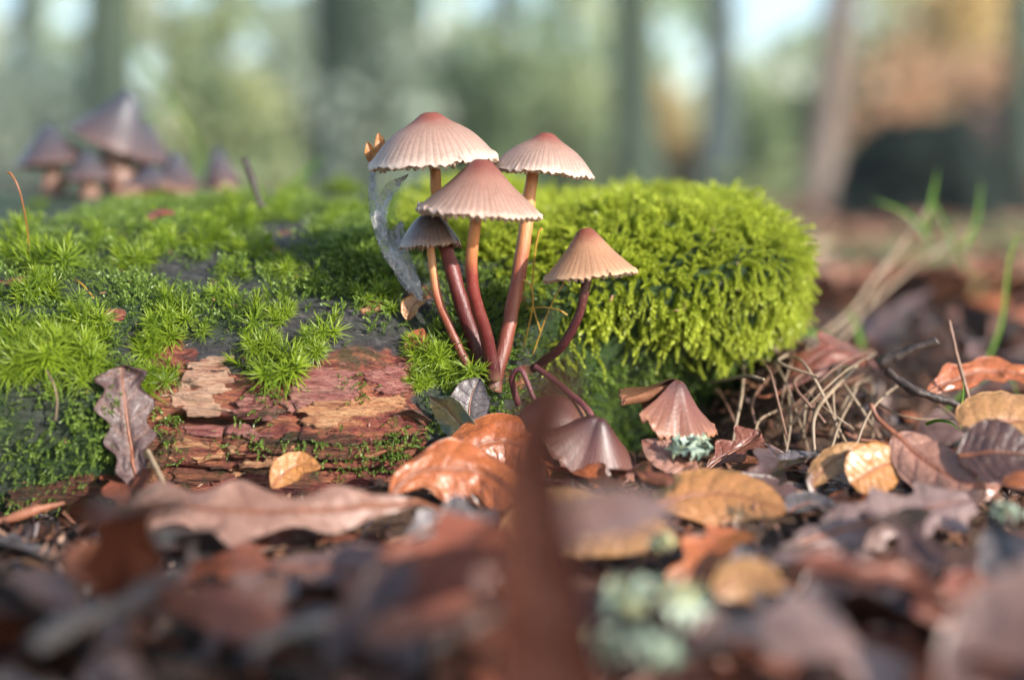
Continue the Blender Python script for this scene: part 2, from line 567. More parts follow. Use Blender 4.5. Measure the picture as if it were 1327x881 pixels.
def slab(poly, mat, th, seed, step=2.0, rough=0.17):
    xs = [p[0] for p in poly]; ys = [p[1] for p in poly]
    gx = np.arange(min(xs) - 4, max(xs) + 4, step); gy = np.arange(min(ys) - 4, max(ys) + 4, step)
    idx = {}; V = []; ins = np.zeros((len(gx), len(gy)), bool)
    for i, x in enumerate(gx):
        for j, y in enumerate(gy):
            jx = 34 * float(fbm(np.array([x * .010 + seed, y * .30, seed]), 3, .65)); jy = 5 * float(vnoise(np.array([x * .05, seed, y * .05])))
            ins[i, j] = inpoly(x + jx, y + jy, poly)
    er = ins.copy()
    er[1:] &= ins[:-1]; er[:-1] &= ins[1:]; er[:, 1:] &= ins[:, :-1]; er[:, :-1] &= ins[:, 1:]
    for i in range(len(gx)):
        for j in range(len(gy)):
            if ins[i, j]:
                p, n = loghit(gx[i], gy[j])
                if p is None:
                    ins[i, j] = False
                    continue
                if p[1] > 36:
                    ins[i, j] = False
                    continue
                q = p * np.array([0.7, 3.0, 5.0]) + seed
                o = th * 0.42 + rough * float(fbm(q, 4, 0.6)) + 0.07 * float(fbm(p * np.array([1.0, 6, 14.0]) + seed, 2)) if er[i, j] else -0.04
                idx[i, j] = len(V)
                V.append(p + norm(n * 0.6 + np.array([0, -1, 0.2]) * 0.4) * o)
    F = []
    for i in range(len(gx) - 1):
        for j in range(len(gy) - 1):
            k = [(i, j), (i, j + 1), (i + 1, j + 1), (i + 1, j)]
            if all(q in idx for q in k):
                F.append([idx[q] for q in k])
    if len(F) < 4:
        return
    part('wood_slab', log, np.array(V), [np.array(F)], mat)

slab([(238, 470), (262, 458), (302, 460), (300, 520), (296, 538), (232, 541), (214, 522)], WPALE, 0.20, 1.0)
slab([(302, 524), (330, 508), (365, 500), (372, 540), (330, 552), (304, 545)], WRED, 0.16, 2.0)
slab([(368, 492), (420, 478), (470, 474), (470, 512), (420, 530), (376, 540)], WRED, 0.20, 3.0)
slab([(388, 530), (450, 515), (520, 512), (530, 530), (470, 545), (420, 560), (390, 556)], WGOLD, 0.24, 4.0)
slab([(470, 476), (530, 470), (538, 505), (500, 512), (472, 508)], WRED, 0.18, 5.0)
slab([(205, 576), (246, 562), (262, 576), (300, 580), (330, 592), (250, 596), (208, 592)], WGOLD, 0.16, 6.0)
slab([(230, 552), (290, 550), (360, 560), (350, 572), (260, 566), (228, 566)], WRED, 0.12, 7.0)
slab([(300, 600), (350, 590), (385, 572), (392, 596), (350, 616), (306, 622)], WGOLD, 0.14, 8.0)
slab([(216, 606), (290, 602), (300, 622), (250, 630), (214, 628)], WDARK, 0.12, 9.0)
slab([(330, 564), (400, 560), (470, 566), (480, 590), (400, 600), (340, 588)], WDARK, 0.14, 10.0)
slab([(265, 368), (292, 362), (300, 374), (280, 384), (264, 380)], WPALE, 0.06, 11.0)
slab([(470, 388), (505, 382), (520, 398), (490, 408), (468, 404)], WGOLD, 0.06, 12.0)
slab([(392, 470), (440, 462), (450, 474), (400, 486)], WRED, 0.08, 13.0)
slab([(0, 642), (60, 624), (130, 612), (140, 640), (70, 664), (0, 676)], WDARK, 0.30, 14.0)

# ------------------------------------------------------------------ moss
def moss_mat(name, lo, hi, tr=0.35, tip=None):
    m = M(name)
    t = m.attr('tint')
    c = m.ramp(t, [(0.0, lo), (1.0, hi)])
    if tip:
        c = m.mix(m.math('MULTIPLY', m.attr('along'), 0.8), c, tip)
    m.col(c)
    m.rough(0.40)
    m.b.inputs['Specular IOR Level'].default_value = 0.45
    m.translucent(tr, c)
    return m.m
MOSS_BRIGHT = moss_mat('feather_moss', (0.14, 0.20, 0.016), (0.40, 0.48, 0.04), 0.42, (0.60, 0.66, 0.09))
MOSS_DARK = moss_mat('creeping_moss', (0.03, 0.075, 0.014), (0.15, 0.25, 0.04), 0.30, (0.26, 0.36, 0.07))
MOSS_STAR = moss_mat('haircap_moss', (0.07, 0.16, 0.010), (0.25, 0.36, 0.018), 0.40, (0.42, 0.50, 0.05))

def shoot_proto(L, nleaf, ll, lw, spread, seed, curve=0.35):
    """a moss shoot along +Z with overlapping pointed leaves; returns verts, tris, along"""
    r = np.random.default_rng(seed)
    V, F, A = [], [], []
    for k in range(nleaf):
        t = (k + 0.5) / nleaf
        a = k * 2.399 + r.uniform(-.3, .3)
        base = np.array([curve * L * t * t, 0, L * t])
        out = np.array([math.cos(a), math.sin(a), 0])
        sp = spread * (1.05 - 0.55 * t) + r.uniform(-.1, .1)
        d = norm(out * sp + np.array([curve * t * 1.4, 0, 1.0]))
        side = norm(np.cross(d, out))
        l = ll * (1 - 0.45 * abs(t - 0.4)) * r.uniform(.8, 1.15)
        b = len(V)
        nn = np.cross(side, d)
        V += [base, base + d * l * .45 + side * lw, base + d * l * .45 - side * lw, base + d * l + nn * -0.15 * l]
        F += [[b, b + 1, b + 2], [b + 1, b + 3, b + 2]]
        A += [t * .5, t * .5 + .2, t * .5 + .2, t * .5 + .5]
    return np.array(V), np.array(F), np.array(A)

def instances(protos, pos, dirs, bend, scale, tint):
    """stamp protos (Z up, bending towards X) at pos with Z->dirs, X->bend"""
    parts_ = []
    which = rng.integers(0, len(protos), len(pos))
    Zd = norm(dirs)
    Xd = norm(bend - Zd * np.sum(bend * Zd, -1, keepdims=True))
    Yd = np.cross(Zd, Xd)
    for k, (pv, pf, pa) in enumerate(protos):
        s = which == k
        n = s.sum()
        if not n:
            continue
        R = np.stack([Xd[s], Yd[s], Zd[s]], 1)
        v = np.einsum('vk,nkj->nvj', pv, R) * scale[s][:, None, None] + pos[s][:, None]
        f = pf[None] + (np.arange(n) * len(pv))[:, None, None]
        parts_.append((v.reshape(-1, 3), f.reshape(-1, 3),
                       {'tint': np.repeat(tint[s], len(pv)), 'along': np.tile(pa, n)}))
    return join(parts_)

def sample_log(n, weight):
    """n points on the log, chosen with the given per-vertex weight"""
    e1 = np.linalg.norm(np.gradient(LV, axis=0), axis=-1); e2 = np.linalg.norm(np.gradient(LV, axis=1), axis=-1)
    wt = (weight * e1 * e2).ravel()
    idx = rng.choice(len(wt), n, p=wt / wt.sum())
    p = LV.reshape(-1, 3)[idx] + rng.normal(0, 0.04, (n, 3))
    return p, LN.reshape(-1, 3)[idx], idx

seen = (LN[..., 1] * (LV[..., 1]) + LN[..., 2] * (LV[..., 2] - CAM_H) + LN[..., 0] * LV[..., 0]) < 6
# bright cushion over the thick end
cush = sstep(0.6, 2.2, X + 0.9 * nz2 + 3.8 * sstep(4.5, 5.9, Zv)) * sstep(2.9, 3.9, Zv + 0.9 * nz) * (Yv < 47)
cush = cush * (0.35 + 0.65 * seen)
n = 7600
p, nn, ix = sample_log(n, cush)
down = np.array([0, 0, -1.0])
dd = nn * 0.75 + down * (0.75 * (1 - np.clip(nn[:, 2:3], 0, 1))) + np.array([0, 0, 0.35]) * np.clip(nn[:, 2:3], 0, 1) + rng.normal(0, .28, (n, 3))
bd = nn * 0.2 + down * 1.0 + np.array([0, -0.3, 0]) + rng.normal(0, .3, (n, 3))
clump = fbm(p * 1.6 + 40, 2)
protos = [shoot_proto(0.46 + .06 * k, 22 + 2 * k, 0.15, 0.042, 0.95, 20 + k, 0.55) for k in range(5)]
sc_ = (0.80 + 0.55 * clump + rng.uniform(-.12, .2, n)).clip(.5, 1.5)
tint = np.clip(0.5 + 0.55 * clump + 0.5 * fbm(p * 0.6 + 11, 2) + rng.normal(0, .16, n), 0, 1)
v, f, a = instances(protos, p - nn * 0.05, dd, bd, sc_, tint)
o = part('moss_cushion', None, v, f, MOSS_BRIGHT, a, base=(4, 38, 5))
tag(o, 'thick bright yellow-green moss cushion draped over the end of the log', 'moss', kind='stuff')

# dark creeping moss and thin film on the rest of the log
film_w = np.clip(moss * 1.5 - 0.12, 0, 1) * (1 - right) * (1 - 0.9 * (wood > 0.5)) * (0.25 + 0.75 * seen) * (X > -12.5) * (Yv < 47)
film_w = film_w + 2.5 * np.exp(-(((lpx - 470) / 55) ** 2 + ((lpy - 345) / 45) ** 2)) * (Yv < 40) + 1.2 * np.exp(-(((lpx - 640) / 60) ** 2 + ((lpy - 400) / 70) ** 2)) * (Yv < 40)
for (a_, b_, c_, d_, e_) in [(505, 590, 45, 26, 2.0), (430, 585, 40, 14, 1.2), (300, 575, 30, 12, .8), (460, 505, 18, 12, 1.2), (215, 560, 22, 30, 1.0), (345, 500, 25, 30, 1.5), (360, 565, 30, 8, .8)]:
    film_w = film_w + e_ * np.exp(-(((lpx - a_) / c_) ** 2 + ((lpy - b_) / d_) ** 2)) * (Yv < 36)
film_w = film_w + 0.8 * sstep(0.1, 1.0, X) * (1 - sstep(2.0, 3.5, Zv)) * (Yv < 40)
n = 14000
p, nn, ix = sample_log(n, film_w)
dd = nn + np.array([0, 0, 0.4]) + rng.normal(0, .35, (n, 3))
bd = down + rng.normal(0, .5, (n, 3))
clump = fbm(p * 1.3 + 90, 3)
protos = [shoot_proto(0.26 + .06 * k, 11, 0.13, 0.03, 0.9, 60 + k, 0.5) for k in range(4)]
px_, py_ = proj(p)
big = np.exp(-(((px_ - 470) / 60) ** 2 + ((py_ - 345) / 50) ** 2))
sc_ = (0.62 + 0.5 * clump + rng.uniform(-.1, .2, n) + 0.5 * big).clip(.3, 1.4)
tint = np.clip(0.35 + 0.7 * clump + rng.normal(0, .2, n) - 0.2 * big, 0, 1)
v, f, a = instances(protos, p - nn * 0.03, dd, bd, sc_, tint)
o = part('creeping_moss', None, v, f, MOSS_DARK, a, base=(-4, 36, 4))
tag(o, 'low dark green creeping moss spread over the log bark', 'moss', kind='stuff')

# bits of bark and old leaf caught in the moss
def log_bits():
    n = 900
    p, nn, ix = sample_log(n, (0.5 + 0.8 * sstep(5.0, 6.2, Zv)) * seen * (X > -12) * (Yv < 46))
    p = p + nn * (0.04 + 0.38 * (cush.ravel()[ix] > .3))[:, None]
    base = np.array([[-1, -.4, 0], [1, -.35, .1], [.9, .4, 0], [-.9, .4, .1], [0, 0, .3], [0, 0, -.3]])
    fc = np.array([[0, 1, 4], [1, 2, 4], [2, 3, 4], [3, 0, 4], [1, 0, 5], [2, 1, 5], [3, 2, 5], [0, 3, 5]])
    x = norm(np.cross(nn, norm(rng.normal(0, 1, (n, 3))))); y = np.cross(nn, x)
    sz = rng.uniform(.02, .10, n)
    B = base[None] * rng.uniform(.5, 1.3, (n, 6, 3)) * np.stack([sz, sz * rng.uniform(.2, .8, n), sz * .5], -1)[:, None]
    V = p[:, None] + B[..., :1] * x[:, None] + B[..., 1:2] * y[:, None] + B[..., 2:] * nn[:, None]
    F = fc[None] + (np.arange(n) * 6)[:, None, None]
    m = M('bark_bits')
    m.col(m.ramp(m.attr('tint'), [(0, (0.03, 0.02, 0.018)), (.5, (0.16, 0.07, 0.04)), (.85, (0.42, 0.22, 0.12)), (1, (0.5, 0.42, 0.3))])); m.rough(.5)
    o = part('bark_bits', None, V.reshape(-1, 3), F.reshape(-1, 3), m.m, {'tint': np.repeat(rng.uniform(0, 1, n), 6)}, smooth=False, base=(-2, 38, 5))
    tag(o, 'tiny bits of bark and old leaf caught in the moss', 'debris', kind='stuff')
log_bits()

# star-shaped haircap tufts
def tuft_mesh(name, nsh, R, seed, dens=40):
    r = np.random.default_rng(seed)
    parts_ = []
    for s in range(nsh):
        a = r.uniform(0, 6.283); q = math.sqrt(r.uniform(0, 1)) * R
        lean = np.array([math.cos(a), math.sin(a), 0]) * q / R * 0.9
        axis = norm(np.array([0, 0, 1.0]) + lean + r.normal(0, .12, 3))
        root = np.array([math.cos(a) * q * .7, math.sin(a) * q * .7, -0.05])
        H = (0.55 - 0.25 * q / R) * r.uniform(.5, 1.45)
        x = norm(np.cross(axis, [0.3, 0.9, 0.1])); y = np.cross(axis, x)
        tn = np.clip(0.45 + r.normal(0, .22), 0, 1)
        for k in range(dens):
            t = (k + .5) / dens
            th = k * 2.399 + r.uniform(-.2, .2)
            out = x * math.cos(th) + y * math.sin(th)
            b0 = root + axis * H * (0.25 + 0.75 * t)
            el = 0.25 + 1.15 * t ** 1.5 + r.uniform(-.15, .15)
            L = r.uniform(.36, .58) * (1 - .35 * t)
            d0 = out * math.cos(el) + axis * math.sin(el)
            pts = []
            for m_ in range(4):
                u = m_ / 3
                pts.append(b0 + d0 * L * u + (out * 0.35 - axis * 0.35) * L * u * u * (1 - t * .7))
            pts = np.array(pts)
            side = norm(np.cross(d0, axis + 0.01))
            wd = 0.0125 * np.array([1, 1.1, .75, 0.08])
            v_ = np.concatenate([pts + side * wd[:, None], pts - side * wd[:, None]])
            f_ = np.array([[i, i + 1, 5 + i, 4 + i] for i in range(3)])
            parts_.append((v_, [f_], {'tint': np.full(8, tn), 'along': np.tile([0, .3, .6, 1.0], 2) * .8 * t + .1}))
    v_, f_, a_ = join(parts_)
    return make_mesh(name, v_, f_, MOSS_STAR, a_)
TUFT = [tuft_mesh('moss_tuft', 12 + 2 * k, 0.44 + .05 * k, 200 + k, 34) for k in range(5)]
TSMALL = [tuft_mesh('moss_sprig', 3 + k, 0.22, 300 + k, 30) for k in range(3)]

def place_tuft(px, py, s, label, group, small=False, name='moss_tuft', dz=0.0):
    p, n_ = loghit(px, py)
    if p is None or p[1] > 55:
        return None
    me = rnd.choice(TSMALL if small else TUFT)
    o = bpy.data.objects.new(name, me)
    COL.objects.link(o)
    d = norm(n_ * 0.8 + np.array([0, -0.1, 0.75]))
    q = Vector(d).to_track_quat('Z', 'Y')
    o.rotation_mode = 'QUATERNION'
    from mathutils import Quaternion
    o.rotation_quaternion = q @ Quaternion((0, 0, 1), rnd.uniform(0, 6.28))
    o.location = tuple((p + n_ * dz) * CM)
    k = s * rnd.uniform(.82, 1.0)
    o.scale = (k, k, k)
    return tag(o, label, 'moss tuft', group)

G_T = 'haircap moss tufts on the log'
for args in [
    (222, 408, 1.05, 'bright star moss tuft standing highest above the pale bare wood'),
    (203, 442, 1.15, 'bright star moss tuft left of and above the pale bare wood'),
    (352, 478, 1.25, 'star moss tuft hanging over the red wood right of the pale patch'),
    (336, 446, 0.85, 'star moss tuft just above the one hanging over the red wood'),
    (400, 452, 0.80, 'small star moss tuft above the red wood, alone to the right'),
    (30, 335, 1.5, 'big star moss clump on the log below the red curled moss stalk'),
    (68, 350, 1.45, 'big yellowish star moss tuft beside the tan curled moss hair'),
    (50, 385, 1.1, 'yellowish star moss tuft hanging under the big clump at left'),
    (36, 240, 1.5, 'soft moss tuft in front of the blue-grey mushroom furthest left'),
    (172, 340, 1.0, 'round star moss tuft on bare bark right of the big clump'),
    (60, 460, 1.35, 'wide moss tuft hanging down the face of the mossy log block'),
    (100, 452, 1.15, 'moss tuft at the right edge of the hanging moss on the log block'),
    (20, 465, 1.2, 'moss tuft at the photo edge on the face of the log block'),
    (300, 300, 1.35, 'large bright moss tuft below the upright dark twig'),
    (272, 318, 1.1, 'bright moss tuft left of the large one below the dark twig'),
    (330, 330, 1.0, 'moss tuft below and right of the large one below the dark twig'),
    (365, 350, 0.8, 'darker moss tuft between the dark twig and the creeping moss hump'),
    (205, 488, 0.75, 'little moss tuft beside the pale bare wood, low on its left side'),
    (360, 405, 0.75, 'little moss tuft on the log above the tuft hanging over red wood'),
]:
    place_tuft(*args[:4], G_T)
G_S = 'scattered small moss tufts'
small_regions = [((0, 300), (260, 335), 11), ((90, 420), (285, 335), 9), ((250, 470), (240, 300), 34), ((380, 540), (232, 270), 22),
                 ((0, 140), (380, 440), 8), ((0, 130), (440, 505), 14), ((150, 260), (440, 500), 6), ((250, 520), (330, 440), 17),
                 ((520, 660), (240, 300), 14), ((540, 620), (430, 500), 16)]
RL = ['in front of the blurred mushrooms', 'on the bark slope left of the dark twig', 'around the upright dark twig', 'on the log crest left of the skeleton leaf', 'below the big star moss clump', 'hanging on the face of the log block', 'beside the pale bare wood', 'on the slope above the red wood', 'on the log behind the mushroom caps', 'at the foot of the mushroom stems']
for ((x0, x1), (y0, y1), n), where in zip(small_regions, RL):
    for k in range(n):
        px, py = rnd.uniform(x0, x1), rnd.uniform(y0, y1)
        if 225 < px < 305 and 450 < py < 545:
            continue
        place_tuft(px, py, rnd.uniform(.55, 1.25), 'small green moss sprig ' + where, G_S, True, 'moss_sprig')

# ------------------------------------------------------------------ mushrooms
PROF = [(0, 1.0), (.06, .995), (.12, .97), (.18, .91), (.24, .835), (.32, .77), (.45, .675), (.6, .55), (.75, .375), (.88, .18), (.95, .06), (1.0, -.03)]
PROF_BELL = [(0, 1.0), (.07, .99), (.14, .955), (.21, .88), (.30, .765), (.43, .60), (.57, .44), (.72, .285), (.86, .135), (.95, .04), (1.0, -.02)]
PROF_DOME = [(0, 1.0), (.1, .99), (.22, .95), (.36, .86), (.52, .71), (.68, .52), (.82, .31), (.92, .13), (.97, .03), (1.0, -.04)]

def cap_mat(name, umbo, mid, rim, dark, rough=0.52, coat=0.10, sss=0.25, tr=0.16):
    m = M(name)
    v = m.coord()
    r = m.attr('rad')
    nz = m.noise(v, 2.2, 4, 0.6, 0.3)
    rr = m.math('ADD', r, m.math('MULTIPLY', m.math('SUBTRACT', nz, 0.5), 0.22))
    c = m.ramp(rr, [(0.0, umbo), (0.20, umbo), (0.42, mid), (0.72, tuple(0.65 * a + 0.35 * b for a, b in zip(mid, rim))), (0.88, tuple(0.4 * a + 0.6 * b for a, b in zip(mid, rim))), (0.97, tuple(min(.8, 1.18 * b) for b in rim))])
    c = m.mix(m.math('MULTIPLY', m.attr('stripe'), 0.48), c, dark)
    fl = m.noise(v, 14, 4, 0.7)
    c = m.mix(m.ramp(fl, [(0.45, 0.0), (0.8, 0.35)]), c, dark)
    st = m.noise(v, 3.2, 6, 0.75, 0.8)
    c = m.mix(m.ramp(st, [(0.56, 0.0), (0.70, 0.5)]), c, tuple(0.55 * k for k in mid))
    sp = m.noise(v, 30, 2, 0.5)
    c = m.mix(m.ramp(sp, [(0.70, 0.0), (0.74, 0.7)]), c, (0.10, 0.045, 0.03))
    m.col(c)
    m.rough(rough)
    m.b.inputs['Subsurface Weight'].default_value = sss
    m.b.inputs['Subsurface Radius'].default_value = (1.0, 0.45, 0.25)
    m.b.inputs['Subsurface Scale'].default_value = 0.0012
    m.b.inputs['Coat Weight'].default_value = coat
    m.b.inputs['Coat Roughness'].default_value = 0.35
    m.bump(fl, 0.012)
    m.translucent(tr, c)
    return m.m
CAPM = cap_mat('mushroom_cap_pale', (0.25, 0.07, 0.05), (0.37, 0.21, 0.16), (0.58, 0.45, 0.37), (0.18, 0.075, 0.055))
CAPM2 = cap_mat('mushroom_cap_pink', (0.20, 0.055, 0.040), (0.32, 0.155, 0.11), (0.54, 0.39, 0.31), (0.16, 0.06, 0.042))
CAPM5 = cap_mat('mushroom_cap_tan', (0.22, 0.06, 0.034), (0.42, 0.21, 0.115), (0.56, 0.34, 0.20), (0.23, 0.085, 0.042))
CAPM4 = cap_mat('mushroom_cap_grey', (0.09, 0.07, 0.07), (0.13, 0.095, 0.09), (0.34, 0.23, 0.18), (0.05, 0.03, 0.025), rough=0.34, coat=0.5)
CAPW = cap_mat('mushroom_cap_wilted', (0.10, 0.035, 0.028), (0.19, 0.058, 0.036), (0.36, 0.16, 0.09), (0.08, 0.024, 0.018), rough=0.36, coat=0.35)
CAPP = cap_mat('mushroom_cap_wilted_dark', (0.07, 0.028, 0.026), (0.13, 0.05, 0.042), (0.28, 0.13, 0.09), (0.045, 0.016, 0.014), rough=0.42, coat=0.25)
CAPB = cap_mat('mushroom_cap_far_shaded', (0.052, 0.060, 0.082), (0.078, 0.072, 0.085), (0.15, 0.085, 0.075), (0.045, 0.035, 0.04), rough=0.42, coat=0.4)  # bluish shade and sky reflection on these caps are put into the base colours
def gill_mat():
    m = M('mushroom_gills')
    v = m.coord()
    c = m.ramp(m.noise(v, 4, 3), [(0.3, (0.70, 0.54, 0.42)), (0.7, (0.82, 0.69, 0.56))])
    m.col(c); m.rough(0.5); m.translucent(0.45, c)
    return m.m
GILL = gill_mat()
GILLD = simple_mat('mushroom_gills_brown', (0.22, 0.09, 0.05), (0.38, 0.18, 0.10), 4, 0.5, tr=0.2)

def stem_mat(name, top, mid, low, base):
    m = M(name)
    v = m.coord((1, 1, 0.4))
    t = m.attr('along')
    n = m.noise(v, 6, 5, 0.7)
    tt = m.math('ADD', t, m.math('MULTIPLY', m.math('SUBTRACT', n, 0.5), 0.14))
    c = m.ramp(tt, [(0.0, base), (0.10, low), (0.42, tuple(0.5 * a + 0.5 * b for a, b in zip(low, mid))), (0.62, mid), (0.80, top), (1.0, top)])
    fl = m.noise(v, 26, 3, 0.7)
    c = m.mix(m.ramp(fl, [(0.58, 0.0), (0.72, 0.35)]), c, (0.45, 0.25, 0.16))
    m.col(c)
    m.rough(0.40)
    m.b.inputs['Subsurface Weight'].default_value = 0.12
    m.b.inputs['Subsurface Radius'].default_value = (1.0, 0.3, 0.2)
    m.b.inputs['Subsurface Scale'].default_value = 0.001
    m.bump(m.math('ADD', n, m.noise(m.coord((6, 6, .5)), 5, 3, .6)), 0.012)
    return m.m
STEM_O = stem_mat('mushroom_stem_orange', (0.60, 0.27, 0.11), (0.32, 0.085, 0.040), (0.10, 0.022, 0.018), (0.20, 0.10, 0.065))
STEM_R = stem_mat('mushroom_stem_red', (0.62, 0.25, 0.09), (0.20, 0.028, 0.020), (0.055, 0.008, 0.011), (0.17, 0.085, 0.055))
STEM_D = stem_mat('mushroom_stem_dark', (0.09, 0.025, 0.022), (0.07, 0.014, 0.016), (0.045, 0.010, 0.012), (0.04, 0.012, 0.012))
STEM_B = stem_mat('mushroom_stem_brown', (0.30, 0.20, 0.15), (0.24, 0.13, 0.09), (0.15, 0.07, 0.05), (0.12, 0.06, 0.045))
STEM_P = stem_mat('mushroom_stem_plum', (0.16, 0.05, 0.05), (0.15, 0.045, 0.05), (0.11, 0.03, 0.035), (0.11, 0.03, 0.035))

def rot_axis(axis_vec):
    z = norm(axis_vec)
    y = norm(np.cross(z, [1.0, 0, 0])); x = np.cross(y, z)
    return np.stack([x, y, z], 1)

def build_cap(par, centre, R, H, axis, mat, gmat, seed, prof=PROF, K=52, teeth=0.075, wav=0.05, deform=None, per=8, gills=True, keep=None, spin=0.0):
    r = np.random.default_rng(seed)
    nt_, nr = K * per, 34
    pr = np.array(prof)
    rr = np.linspace(0, 1, nr) ** 0.72
    zz = np.interp(rr, pr[:, 0], pr[:, 1])
    zz = np.convolve(np.pad(zz, 2, 'edge'), [.1, .2, .4, .2, .1], 'valid')
    zz[0] = zz[1]
    th = np.linspace(0, 2 * math.pi, nt_, endpoint=False) + spin
    ph = 0.95 * np.array([fbm(np.array([math.cos(t) * 3 + seed, math.sin(t) * 3, seed]), 2) for t in th])
    wave = np.cos(K * th + ph * 4)
    amp_k = 0.6 + 0.4 * np.array([vnoise(np.array([math.cos(t) * 6 + seed, math.sin(t) * 6, 2.0])) for t in th])
    big = np.array([fbm(np.array([math.cos(t) * 1.2 + seed * 3, math.sin(t) * 1.2, 7.0]), 2) for t in th])
    RR, TH = np.meshgrid(rr, th, indexing='ij')
    rimw = sstep(.30, 1.0, RR)
    ridge = 0.0024 * R * rimw * wave[None]
    rad = R * RR * (1 + wav * big[None] * sstep(.3, 1, RR)) + ridge * 0.3
    z = H * zz[:, None] + ridge + wav * 1.2 * H * big[None] * sstep(.5, 1, RR)
    edge = sstep(.90, 1.0, RR)
    jag = np.array([vnoise(np.array([math.cos(t) * 14 + seed, math.sin(t) * 14, 5.0])) for t in th])
    lip = sstep(.945, 1.0, RR)
    z = z - lip * teeth * R * ((0.05 + 0.46 * (0.5 + 0.5 * wave) * np.clip(1.5 * amp_k - .25, .05, 1))[None] + 0.50 * jag[None])
    st0 = 0.18 + 0.30 * np.array([0.5 + 0.5 * vnoise(np.array([math.cos(t) * 9 + seed, math.sin(t) * 9, 3.0])) for t in th])
    fine = 0.65 * sstep(.0, .95, -wave) * (0.55 + 0.45 * amp_k) + 0.35 * sstep(.2, 1, np.cos(2 * K * th + 5 * ph))
    for q in range(5):
        t0 = r.uniform(0, 2 * math.pi); dq = np.abs((th - t0 + math.pi) % (2 * math.pi) - math.pi)
        z = z + (np.exp(-(dq / r.uniform(.015, .04)) ** 2) * r.uniform(.03, .10) * R)[None] * sstep(.86, 1.0, RR)
    stripe = fine[None] * sstep(st0[None], st0[None] + .35, RR) * (1 - 0.65 * edge)
    top = np.stack([rad * np.cos(TH), rad * np.sin(TH), z], -1)
    # underside, thin at the rim
    thick = (0.05 * R + 0.14 * R * (1 - RR) ** 1.2)
    bot = top.copy()
    bot[..., 2] -= thick * (1 - .85 * lip)
    bot[..., :2] *= (1 - 0.03 * edge)[..., None]
    if deform is not None:
        top = deform(top, RR, TH); bot = deform(bot, RR, TH)
    A = rot_axis(axis)
    W = lambda q: q.reshape(-1, 3) @ A.T + centre
    n0 = nr * nt_
    ft = grid_faces(nr, nt_, True)
    fb = grid_faces(nr, nt_, True, n0)[:, ::-1]
    k = np.arange(nt_); k2 = (k + 1) % nt_
    fr = np.stack([(nr - 1) * nt_ + k, (nr - 1) * nt_ + k2, n0 + (nr - 1) * nt_ + k2, n0 + (nr - 1) * nt_ + k], 1)
    if keep is not None:
        kt = keep(th)
        ok = lambda f: f[kt[f % nt_].all(1)]
        ft, fb, fr = ok(ft), ok(fb), ok(fr)
    V = np.concatenate([W(top), W(bot)])
    part('cap', par, V, [ft, fb, fr], mat, {'rad': np.concatenate([RR.ravel()] * 2), 'stripe': np.concatenate([stripe.ravel()] * 2)})
    if gills:
        gp = []
        ng = 12
        for g in range(K * 2):
            full = g % 2 == 0
            t = g / (K * 2) * 2 * math.pi + spin
            j = int(round((t - spin) / (2 * math.pi) * nt_)) % nt_
            if keep is not None and not keep(np.array([t]))[0]:
                continue
            r0 = 0.12 if full else 0.55
            us = r0 + (0.993 - r0) * np.linspace(0, 1, ng) ** .7
            ii = np.interp(us, rr, np.arange(nr))
            up = np.array([bot[int(q), j] * (1 - q % 1) + bot[min(int(q) + 1, nr - 1), j] * (q % 1) for q in ii])
            dep = R * (0.12 if full else 0.05) * (0.72 + 0.28 * np.clip((1 - us) / .3, 0, 1)) * r.uniform(.75, 1.15) * np.clip((1.0 - us) / .03, .25, 1)
            lo = up.copy(); lo[:, 2] -= dep
            up[:, 2] += 0.03 * R
            tw = (0.012 + (0.020 if full else 0.004) * us[:, None] ** 4) * R
            sd = np.array([-math.sin(t), math.cos(t), 0]) * tw
            vv = np.concatenate([up - sd, lo - sd * .85, lo + sd * .85, up + sd])
            ff = np.concatenate([grid_faces(4, ng)])
            gp.append((W(vv), [ff], {}))
        v_, f_, _ = join(gp)
        part('gills', par, v_, f_, gmat)

def build_stem(par, pts, rad, mat, n=40, sides=18, name='stem'):
    path = spline(pts, n)
    path = path + 0.02 * np.stack([vnoise(path * 2.3), vnoise(path * 2.3 + 9), 0 * path[:, 0]], -1)
    v, f, t = tube(path, rad, sides)
    v = v + 0.022 * fbm(v * 3.5, 3)[:, None] * np.array([1, .5, .3])
    part(name, par, v, f, mat, {'along': t})

def mushroom(label, centre, R, H, axis, stem_pts, srad, cmat, smat, seed, gmat=GILL, group='mushrooms of the sharp cluster', name='mushroom', **kw):
    base = np.asarray(stem_pts[0], float)
    t = thing(name, base, label, 'mushroom', group)
    build_stem(t, stem_pts, srad, smat)
    build_cap(t, np.asarray(centre, float), R, H, axis, cmat, gmat, seed, **kw)
    return t

def S(*a):
    return [P(*q) for q in a]

